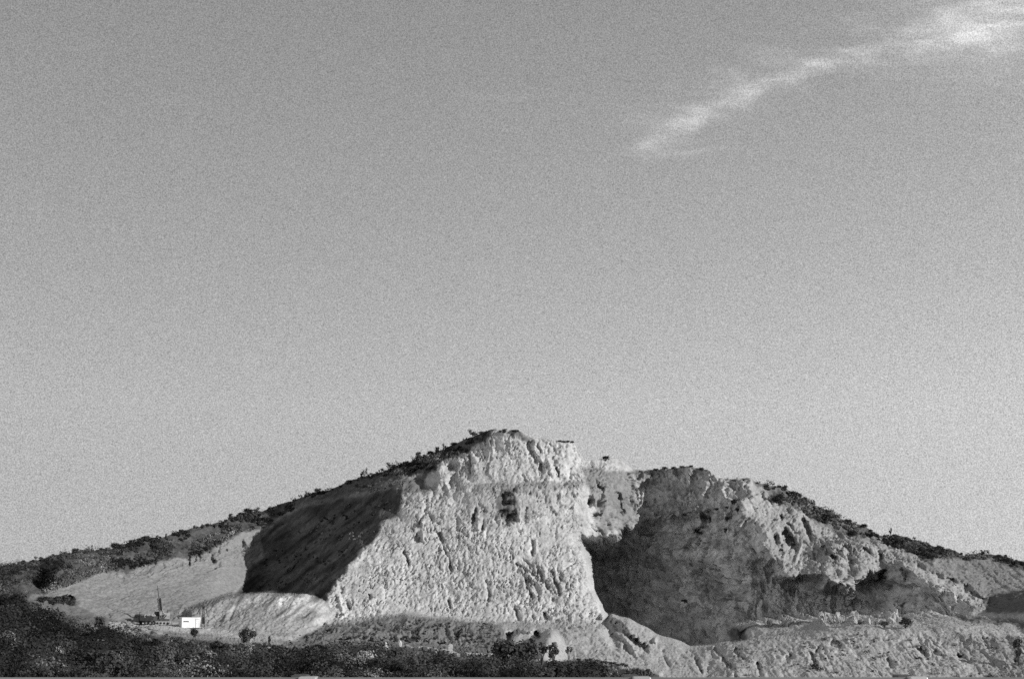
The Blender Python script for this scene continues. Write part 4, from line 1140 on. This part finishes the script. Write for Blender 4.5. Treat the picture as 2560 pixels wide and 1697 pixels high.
for i, (u, w, h) in enumerate(((1600, 14, 6), (1640, 18, 7), (1662, 22, 8), (1684, 20, 8), (1706, 18, 7), (1730, 16, 6), (1752, 18, 9), (1834, 18, 5), (1858, 16, 5))):
    shrub('round', i, u, sky_at(u) + 4, w, h, 'low dark bush along the crest above the shaded bowl', 'bushes along the crest of the shaded bowl', 0.15)
shrub('round', 0, 1812, 1330, 14, 14, 'lone dark bush on the shaded bowl wall beneath the ledge')
shrub('round', 1, 1716, 1510, 26, 10, 'dark bush low on the floor of the shaded bowl')
for i, (u, v, w, h) in enumerate(((104, 1510, 40, 18), (130, 1512, 44, 24), (156, 1512, 40, 26), (176, 1512, 30, 16))):
    shrub('round', i, u, v, w, h, 'dark bush in the black hollow at the left tip of the pale slope', 'bushes in the dark hollow at the left tip of the slope')
for i, (u, v, w, h) in enumerate(((1270, 1240, 22, 14), (1278, 1262, 26, 18), (1264, 1282, 30, 16), (1285, 1285, 18, 14), (1268, 1262, 18, 16))):
    shrub('round', i, u, v, w, h, 'dark bush rooted in the dark cleft high on the great rock face', 'bushes in the cleft of the great face')
for u in np.arange(1400, 1440, 10.0):
    shrub('round', int(r.integers(0, 3)), u, sky_at(u) + 3, 13, 6, 'low bush on the flat brow right of the summit', 'bushes on the brow right of the summit')
for u in np.arange(1446, 1570, 10.0):
    t = (u - 1446) / 124
    shrub('round', int(r.integers(0, 3)), u, 1659 + 8 * t + r.uniform(-1, 1), 15, 10, 'low dark bush in the row at the foot of the spoil fan', 'bushes along the foot of the spoil fan')
WHERE = [(-100, 200, 'at the left edge of the picture'), (200, 420, 'below the drill rig'), (420, 580, 'below the white cabin'), (580, 800, 'below the spoil heap'), (800, 960, 'left of the white boulders'),
         (960, 1140, 'below the milestone'), (1140, 1260, 'below the pale kerb'), (1260, 1420, 'under the notched spoil bank'), (1420, 1700, 'below the spoil fan')]
for p, n, lb, gp in ((FLATB, 60, 'in the scrub flats', 'bushes in the scrub flats'), (LEFTB, 30, 'in the shady thicket', 'bushes in the lower left thicket')):
    uu, vv = scatter(p, n, 77)
    for u, v in zip(uu, vv):
        if u < -60 or any(a - 10 <= u <= c + 10 and y0 - 6 < v < y0 + 34 for a, c, y0 in CLEAR): continue
        k = (v - 1480) / 220
        w_ = r.uniform(24, 60)
        wh = [z[2] for z in WHERE if z[0] <= u < z[1]][0]
        row = 'nearest to the road' if v > 1660 else ('in the middle rows' if v > 1610 else 'in the back row')
        shrub('round', int(r.integers(0, 3)), u, v, w_ * (0.5 + k), w_ * r.uniform(0.55, 0.8) * (0.5 + k),
              f"{'broad' if w_ > 42 else 'small'} dark bush {row} {wh}", gp)
for key, lst in PROTO.items():                      # a prototype nobody used
    for i, p in enumerate(lst):
        if (key, i) not in USED:
            for c in list(p.children): bpy.data.objects.remove(c)
            bpy.data.objects.remove(p)


# ------------------------------------------------------------------ rocks
def boulder(name, u, v, w_px, h_px, label, mat, seed, group=None, spike=0.0, cat='boulder', alb=0.45):
    rr = np.random.default_rng(seed)
    n, m = 48, 34
    th = np.linspace(0, 2 * math.pi, n, endpoint=False)
    ph = np.linspace(0.02, math.pi - 0.02, m)
    P, TT = np.meshgrid(ph, th, indexing='ij')
    d = np.stack([np.sin(P) * np.cos(TT), np.sin(P) * np.sin(TT), np.cos(P)], -1)
    s = rr.uniform(0, 50)
    q = 1 + 0.32 * fbm(d[..., 0] * 1.5 + s, d[..., 1] * 1.5, d[..., 2] * 1.2, 4, seed=s) + spike * 0.4 * ridged(d[..., 0] * 3 + s, d[..., 1] * 3, d[..., 2], 3, seed=s)
    if spike > 1:                                   # split along joints into upright slabs
        bx = np.floor(d[..., 0] * 3.2 + s); bz = np.floor(d[..., 2] * 1.6 + s + 0.37 * bx)
        q = q * (1 + 0.28 * _hash(bx.astype(np.int64), np.floor(d[..., 1] * 2).astype(np.int64), bz.astype(np.int64)))
    V = d * q[..., None]
    g = ground_at(u, v)
    sc_ = g.y / FPX
    V = V * np.array([w_px * sc_ / 2, w_px * sc_ / 2, h_px * sc_ / 2 * 1.2])
    V[..., 2] += h_px * sc_ * 0.4
    idx = np.arange(n * m).reshape(m, n)
    F = np.stack([idx[:-1], np.roll(idx[:-1], -1, 1), np.roll(idx[1:], -1, 1), idx[1:]], -1).reshape(-1, 4)
    o = np_mesh(name, V.reshape(-1, 3), F, mat, attrs={'albedo': np.full(n * m, alb)})
    o.location = g
    return tag(o, label, cat, group)


import bmesh


def broken_rock(name, u, v, w_px, h_px, label, mat, seed, group, cat, alb=0.36, n=7):
    """Angular blocks leaning on each other, one mesh."""
    rr = np.random.default_rng(seed)
    g = ground_at(u, v)
    s_ = g.y / FPX
    W, H = w_px * s_, h_px * s_
    bm = bmesh.new()
    for k in range(n):
        f = rr.uniform(0.3, 0.62) if k else 0.75
        c = np.array([rr.uniform(-0.36, 0.36) * W, rr.uniform(-0.3, 0.3) * W, 0.0])
        hh = H * (rr.uniform(0.35, 0.85) if k else 1.0) * (1 - 0.6 * abs(c[0]) / W)
        b2 = bmesh.new()
        for q in range(16):
            d = rr.normal(size=3)
            d /= np.linalg.norm(d)
            b2.verts.new(c + d * np.array([W * f * 0.45, W * f * 0.45, hh * 0.6]) * rr.uniform(0.75, 1.15) + np.array([0, 0, hh * 0.38]))
        r_ = bmesh.ops.convex_hull(b2, input=b2.verts)
        bmesh.ops.delete(b2, geom=[x for x in r_['geom_interior'] if isinstance(x, bmesh.types.BMVert)], context='VERTS')
        bmesh.ops.subdivide_edges(b2, edges=b2.edges[:], cuts=2, use_grid_fill=True)
        for vv in b2.verts:
            p = vv.co
            vv.co = p + Vector(rr.normal(size=3) * 0.035 * W * f)
        tmp = bpy.data.meshes.new('tmp'); b2.to_mesh(tmp); bm.from_mesh(tmp); bpy.data.meshes.remove(tmp); b2.free()
    me = bpy.data.meshes.new(name)
    bm.to_mesh(me); bm.free()
    a = me.attributes.new('albedo', 'FLOAT', 'POINT')
    a.data.foreach_set('value', np.full(len(me.vertices), alb, np.float32))
    me.materials.append(mat)
    o = bpy.data.objects.new(name, me)
    COL.objects.link(o)
    o.location = g
    return tag(o, label, cat, group)


ROCKS = [(2058, 1556, 22, 36, 'slim tall pale rock at the left end of the outcrop row'), (2080, 1558, 30, 22, 'low broken pale rock second from the left in the outcrop row'),
         (2104, 1558, 26, 32, 'upright pale rock third from the left in the outcrop row'), (2150, 1560, 48, 38, 'tallest and widest pale rock heap of the outcrop row'),
         (2184, 1560, 40, 28, 'lumpy pale rock heap right of the tallest heap in the row'), (2214, 1560, 34, 22, 'greyish broken rock beside the black bush'),
         (2250, 1556, 44, 28, 'wide grey mound of broken rock behind the black bush'), (2252, 1528, 24, 24, 'pale rock lying on the shaded slope above the grey mound'),
         (2238, 1505, 14, 16, 'smaller pale rock on the shaded slope above the pale rock'), (2128, 1556, 20, 16, 'small dull rock between the upright rock and the tallest heap')]
for i, (u, v, w, h, lb) in enumerate(ROCKS):
    broken_rock('rock_outcrop', u, v, w, h, lb, M_ROCK, 400 + i, 'pale rocks on the right hand terrace', 'rock', 0.36 if i != 9 else 0.2)
boulder('boulder', 964, 1622, 10, 12, 'white boulder in the scrub, left one of two near the kerb', M_STONE, 420)
boulder('boulder', 1000, 1618, 8, 14, 'taller white boulder at the left end of the pale kerb', M_STONE, 421)

# ------------------------------------------------------------------ roadside kerb and milestone
def kerb(u0, v0, u1, v1, h_px, label, seed):
    n = max(3, int((u1 - u0) / 7))
    P = [ground_at(u0 + (u1 - u0) * i / n, v0 + (v1 - v0) * i / n) for i in range(n + 1)]
    a = P[0].copy()
    h = h_px * a.y / FPX
    m = MB()
    rr = random.Random(seed)
    for p, q in zip(P[:-1], P[1:]):
        d = q - p
        mid = (p + q) / 2 - a
        m.box((mid.x, mid.y, mid.z + h * 0.3), (d.length * 1.0, 0.6, h * rr.uniform(1.45, 1.6)), (0, -math.atan2(d.z, math.hypot(d.x, d.y)), math.atan2(d.y, d.x)))
    o = m.build('kerb_wall', M_CONC, bevel=0.05)
    o.location = a
    return tag(o, label, 'kerb wall', 'pale kerb walls of the track')


kerb(1008, 1622, 1092, 1631, 8, 'pale low kerb wall left of the milestone', 1)
kerb(1104, 1632, 1146, 1637, 8, 'pale low kerb wall under the milestone', 2)
kerb(1163, 1637, 1230, 1644, 8, 'pale low kerb wall ending at the dark bushes', 3)
kerb(1322, 1652, 1346, 1654, 4, 'short pale kerb piece among the dark bushes', 4)
g = ground_at(1126, 1632)
s = g.y / FPX
m = MB()
w, h = 11 * s, 20 * s
n = 14
prof = [(-w / 2, -0.3), (w / 2, -0.3), (w / 2, h - w / 2)] + [(w / 2 * math.cos(t), h - w / 2 + w / 2 * math.sin(t)) for t in np.linspace(0.2, math.pi - 0.2, n)] + [(-w / 2, h - w / 2)]
k = len(prof)
m.add([(x, -0.15, z) for x, z in prof] + [(x, 0.15, z) for x, z in prof],
      [tuple(range(k - 1, -1, -1)), tuple(range(k, 2 * k))] + [(i, (i + 1) % k, k + (i + 1) % k, k + i) for i in range(k)])
root = empty('milestone', (g.x, g.y, g.z))
m.build('stone', M_STONE, root, 0.03)
m = MB(); m.box((0, 0, 0.02), (w * 1.5, 0.55, 0.3))
m.build('base', M_CONC, root, 0.03)
tag(root, 'white round topped milestone standing behind the pale kerb', 'milestone')

# ------------------------------------------------------------------ the drilling site
S = 373.0 / FPX                                     # metres per photo pixel at the site


def site(u, v=1563):
    return ground_at(u, v)


# white cabin
g = site(474, 1567)
root = empty('site_cabin', (g.x, g.y, g.z + 0.05), math.radians(22))
L_, W_, H_ = 4.7, 4.2, 2.55
m = MB(); m.box((0, 0, H_ / 2 + 0.15), (L_, W_, H_)); m.build('body', M_WHITE, root, 0.04)
m = MB(); m.box((0, 0, H_ + 0.19), (L_ + 0.12, W_ + 0.12, 0.08)); m.build('roof', M_WHITE, root)
m = MB()
for x in (-1.7, 1.7):
    m.box((x, 0, 0.03), (0.25, W_, 0.3))
m.build('skid', M_DARK, root)
wroot = MB(); wroot.box((-1.3, -W_ / 2 - 0.012, 1.78), (1.35, 0.03, 0.22)); wn = wroot.build('window', M_BLACK, root)
m = MB(); m.box((-1.3, -W_ / 2 - 0.02, 1.645), (1.5, 0.07, 0.05)); m.build('sill', M_MID, wn)
d = MB(); d.box((1.55, -W_ / 2 - 0.015, 1.25), (0.82, 0.04, 2.05)); dn = d.build('door', M_WHITE, root)
m = MB()
for x in (1.11, 1.99): m.box((x, -W_ / 2 - 0.02, 1.27), (0.07, 0.06, 2.2))
m.box((1.55, -W_ / 2 - 0.02, 2.34), (0.95, 0.06, 0.06)); m.build('frame', M_MID, dn)
m = MB(); m.box((1.25, -W_ / 2 - 0.06, 1.2), (0.05, 0.06, 0.16)); m.build('handle', M_BLACK, dn)
tag(root, 'white boxy site cabin with a dark slot window, its left side in shade', 'cabin')

# tracked drill rig with its raised mast
g = site(402, 1563)
root = empty('drill_rig', (g.x, g.y, g.z), math.radians(12))
root.scale = (1.3, 1.3, 1.3)
for y in (-1.05, 1.05):
    m = MB()
    out = [(-1.7, 0.35), (-1.45, 0.05), (1.45, 0.05), (1.7, 0.35), (1.5, 0.72), (-1.5, 0.72)]
    m.add([(x, y - 0.25, z) for x, z in out] + [(x, y + 0.25, z) for x, z in out],
          [tuple(range(5, -1, -1)), tuple(range(6, 12))] + [(i, (i + 1) % 6, 6 + (i + 1) % 6, 6 + i) for i in range(6)])
    t = m.build('track', M_MID, root)
    m = MB()
    for x in np.linspace(-1.3, 1.3, 5):
        m.tube((x, y - 0.28, 0.36), (x, y + 0.28, 0.36), 0.22, n=10)
    m.build('roller', M_BLACK, t)
m = MB(); m.box((0, 0, 0.95), (3.1, 2.0, 0.3)); m.build('chassis', M_DARK, root, 0.03)
m = MB(); m.box((1.0, 0.0, 1.75), (1.2, 1.7, 1.25)); m.build('engine_housing', M_MID, root, 0.06)
m = MB(); m.tube((1.2, 0.4, 2.3), (1.2, 0.4, 2.95), 0.08); m.build('exhaust', M_BLACK, root)
c = MB(); c.box((-0.9, 0.3, 1.85), (1.0, 1.3, 1.5), taper=0.86); cb = c.build('cab', M_DARK, root, 0.04)
m = MB(); m.box((-0.9, -0.37, 2.1), (0.7, 0.04, 0.7)); m.build('window', M_BLACK, cb)
tilt = math.radians(-9.5)
mast = MB()
for x in (-0.28, 0.28):
    for y in (-0.28, 0.28):
        mast.tube((x, y, 0), (x, y, 5.6), 0.07, n=6)
for i in range(9):
    z0, z1 = i * 0.62, (i + 1) * 0.62
    for y in (-0.28, 0.28):
        mast.tube((-0.28, y, z0), (0.28, y, z1), 0.04, n=5)
        mast.tube((-0.28, y, z1), (0.28, y, z1), 0.04, n=5)
    for x in (-0.28, 0.28):
        mast.tube((x, -0.28, z0), (x, 0.28, z1), 0.04, n=5)
mast.box((0.05, 0, 3.9), (0.36, 0.36, 3.0))
mo = mast.build('mast', M_DARK, root)
mo.location, mo.rotation_euler, mo.scale = (0.15, -0.75, 1.0), (0, tilt, 0), (1.05, 1.05, 0.76)
m = MB(); m.tube((0, 0, 5.5), (0, 0, 8.9), 0.12, 0.07); m.box((-0.15, 0, 7.9), (0.5, 0.12, 0.12)); m.build('extension', M_DARK, mo)
m = MB(); m.box((0, -0.42, 1.6), (0.5, 0.35, 0.8)); m.build('drill_head', M_MID, mo, 0.03)
m = MB(); m.tube((0.9, -0.75, 1.1), (-0.35, -0.75, 4.2), 0.08); m.build('brace', M_MID, root)
m = MB()
for i in range(4): m.tube((-0.2 + 0.25 * i, -1.0, 1.2), (0.1 + 0.3 * i, -0.9, 2.5 - 0.2 * i), 0.06, n=6)
m.build('hydraulic_hose', M_BLACK, root)
tag(root, 'tracked drilling rig with a tall slim mast leaning slightly to the left', 'drill rig')

# dark dump truck left of it
g = site(362, 1561)
root = empty('dump_truck', (g.x, g.y, g.z), math.radians(170))
m = MB(); m.box((0, 0, 0.85), (5.2, 0.9, 0.3)); m.build('chassis', M_BLACK, root)
for x in (1.7, -0.9, -1.95):
    for y in (-0.95, 0.95):
        t = MB(); t.tube((x, y - 0.2, 0.52), (x, y + 0.2, 0.52), 0.52, n=18); wo = t.build('wheel', M_BLACK, root)
        m = MB(); m.tube((x, y - 0.215, 0.52), (x, y + 0.215, 0.52), 0.24, n=12); m.build('rim', M_MID, wo)
c = MB(); c.add([(1.2, -1.1, 0.9), (2.7, -1.1, 0.9), (2.7, 1.1, 0.9), (1.2, 1.1, 0.9), (1.2, -1.05, 2.7), (2.3, -1.05, 2.7), (2.3, 1.05, 2.7), (1.2, 1.05, 2.7), (2.65, -1.1, 1.75), (2.65, 1.1, 1.75)],
      [(0, 3, 2, 1), (4, 5, 6, 7), (0, 1, 8, 5, 4), (3, 7, 6, 9, 2), (1, 2, 9, 8), (8, 9, 6, 5), (0, 4, 7, 3)])
cb = c.build('cab', M_DARK, root, 0.04)
m = MB(); m.box((1.9, 1.095, 2.1), (0.8, 0.04, 0.6)); m.box((1.9, -1.095, 2.1), (0.8, 0.04, 0.6)); m.build('window', M_BLACK, cb)
m = MB(); m.tube((1.05, 0.95, 0.9), (1.05, 0.95, 3.3), 0.09); m.build('exhaust', M_BLACK, root)
m = MB(); m.add([(-2.7, -1.15, 1.1), (0.95, -1.15, 1.1), (0.95, 1.15, 1.1), (-2.7, 1.15, 1.1), (-2.9, -1.2, 2.2), (0.95, -1.2, 2.45), (0.95, 1.2, 2.45), (-2.9, 1.2, 2.2),
       (-2.8, -1.1, 2.2), (0.85, -1.1, 2.45), (0.85, 1.1, 2.45), (-2.8, 1.1, 2.2), (-2.6, -1.05, 1.3), (0.85, -1.05, 1.3), (0.85, 1.05, 1.3), (-2.6, 1.05, 1.3)],
      [(0, 3, 2, 1), (0, 1, 5, 4), (1, 2, 6, 5), (2, 3, 7, 6), (3, 0, 4, 7), (4, 5, 9, 8), (5, 6, 10, 9), (6, 7, 11, 10), (7, 4, 8, 11), (8, 9, 13, 12), (9, 10, 14, 13), (10, 11, 15, 14), (11, 8, 12, 15), (12, 13, 14, 15)])
m.build('tipping_body', M_DARK, root)
bb = MB()
for i in range(60):
    x, y = random.uniform(-2.4, 0.6), random.uniform(-0.85, 0.85)
    bb.box((x, y, 2.0 + 0.45 * math.cos(y * 1.5) * random.uniform(0.5, 1)), (random.uniform(0.3, 0.7),) * 3, (random.random() * 3, random.random() * 3, 0))
ld = bb.build('load', M_CONC, root)
tag(root, 'dark dump truck carrying a pale load, parked left of the drill rig', 'dump truck')

# slim derrick right of the cabin, on a pale deck
g = site(508, 1569)
root = empty('derrick', (g.x, g.y, g.z), math.radians(8))
m = MB(); m.box((0, 0, 0.12), (2.2, 1.8, 0.3)); m.build('deck', M_CONC, root, 0.03)
m = MB()
for x, y in ((-0.5, -0.5), (0.5, -0.5), (0.5, 0.5), (-0.5, 0.5)):
    m.tube((x, y, 0.2), (x * 0.35 - 0.1, y * 0.35, 5.4), 0.07, 0.05, 6)
for i in range(7):
    z0, z1 = 0.3 + i * 0.72, 0.3 + (i + 1) * 0.72
    f0, f1 = 1 - 0.65 * z0 / 5.4, 1 - 0.65 * z1 / 5.4
    for (a, c) in (((-.5, -.5), (.5, -.5)), ((.5, -.5), (.5, .5)), ((.5, .5), (-.5, .5)), ((-.5, .5), (-.5, -.5))):
        m.tube((a[0] * f0, a[1] * f0, z0), (c[0] * f1, c[1] * f1, z1), 0.035, n=5)
        m.tube((a[0] * f1, a[1] * f1, z1), (c[0] * f1, c[1] * f1, z1), 0.035, n=5)
m.build('lattice_tower', M_DARK, root)
m = MB(); m.box((-0.1, 0, 5.6), (0.6, 0.6, 0.65)); m.tube((-0.15, 0, 5.9), (-0.15, 0, 7.0), 0.07); m.build('crown_block', M_BLACK, root)
m = MB(); m.box((0.0, -0.05, 2.4), (0.5, 0.5, 1.7)); m.build('hoist', M_BLACK, root, 0.03)
m = MB(); m.tube((0.65, -0.4, 0.2), (0.25, -0.3, 5.0), 0.06); m.build('guide_rail', M_STEEL, root)
tag(root, 'slim dark lattice derrick on a pale deck right of the white cabin', 'derrick')

# heaps of churned earth left of the machines
MOUNDS = ['small churned earth mound just left of the dump truck', 'earth mound at the dump truck wheels', 'low earth mound left of centre in the churned ground', 'widest earth mound in front of the dump truck',
          'earth mound in front of the drill rig tracks', 'earth mound nearest the scrub in front of the drill rig', 'leftmost small earth mound by the lone rounded bush']
for i, (u, v, w, h) in enumerate(((318, 1556, 16, 7), (338, 1558, 18, 7), (322, 1572, 26, 9), (350, 1578, 30, 11), (372, 1574, 26, 10), (392, 1584, 30, 12), (300, 1574, 16, 7))):
    boulder('earth_mound', u, v, w, h, MOUNDS[i], M_SOIL, 500 + i, 'churned earth mounds by the machines', 0.2, 'mound', 0.2)

# ------------------------------------------------------------------ guardrail at the road edge
RY = 8.0
a_, b_ = pix_dir(1280, 1692)
rz = CAM[2] + float(b_) * RY
root = empty('guardrail', (0, RY, 8.75))
zt = rz - 8.75
prof = [(0.0, zt), (0.03, zt - 0.02), (0.06, zt - 0.06), (0.06, zt - 0.11), (0.0, zt - 0.15), (0.06, zt - 0.19), (0.06, zt - 0.25), (0.03, zt - 0.29), (0.0, zt - 0.31)]
outl = [(-y, z) for y, z in prof] + [(-y + 0.006, z) for y, z in prof[::-1]]
m = MB(); m.loft(outl, -30, 30)
m.build('rail', mat_plain('weathered_steel', 0.16, 0.5, 0.2, 2.0), root)
for u in (760, 1570, 2240):
    x = (u - 1280) / FPX * RY
    m = MB(); m.box((x, 0.07, zt - 0.42), (0.09, 0.11, 0.86)); po = m.build('post', M_DARK, root, 0.008)
    m = MB(); m.box((x + 0.055, -0.01, zt - 0.02), (0.10, 0.10, 0.05)); m.build('clamp', M_STEEL, po, 0.008)
for i in range(-9, 10):
    x = 0.65 + 1.75 * i
    if abs(x) > 3.2:
        m = MB(); m.box((x, 0.07, zt - 0.42), (0.09, 0.11, 0.86)); m.build('post', M_DARK, root, 0.008)
tag(root, 'steel road guardrail running along the bottom edge of the view', 'guardrail')
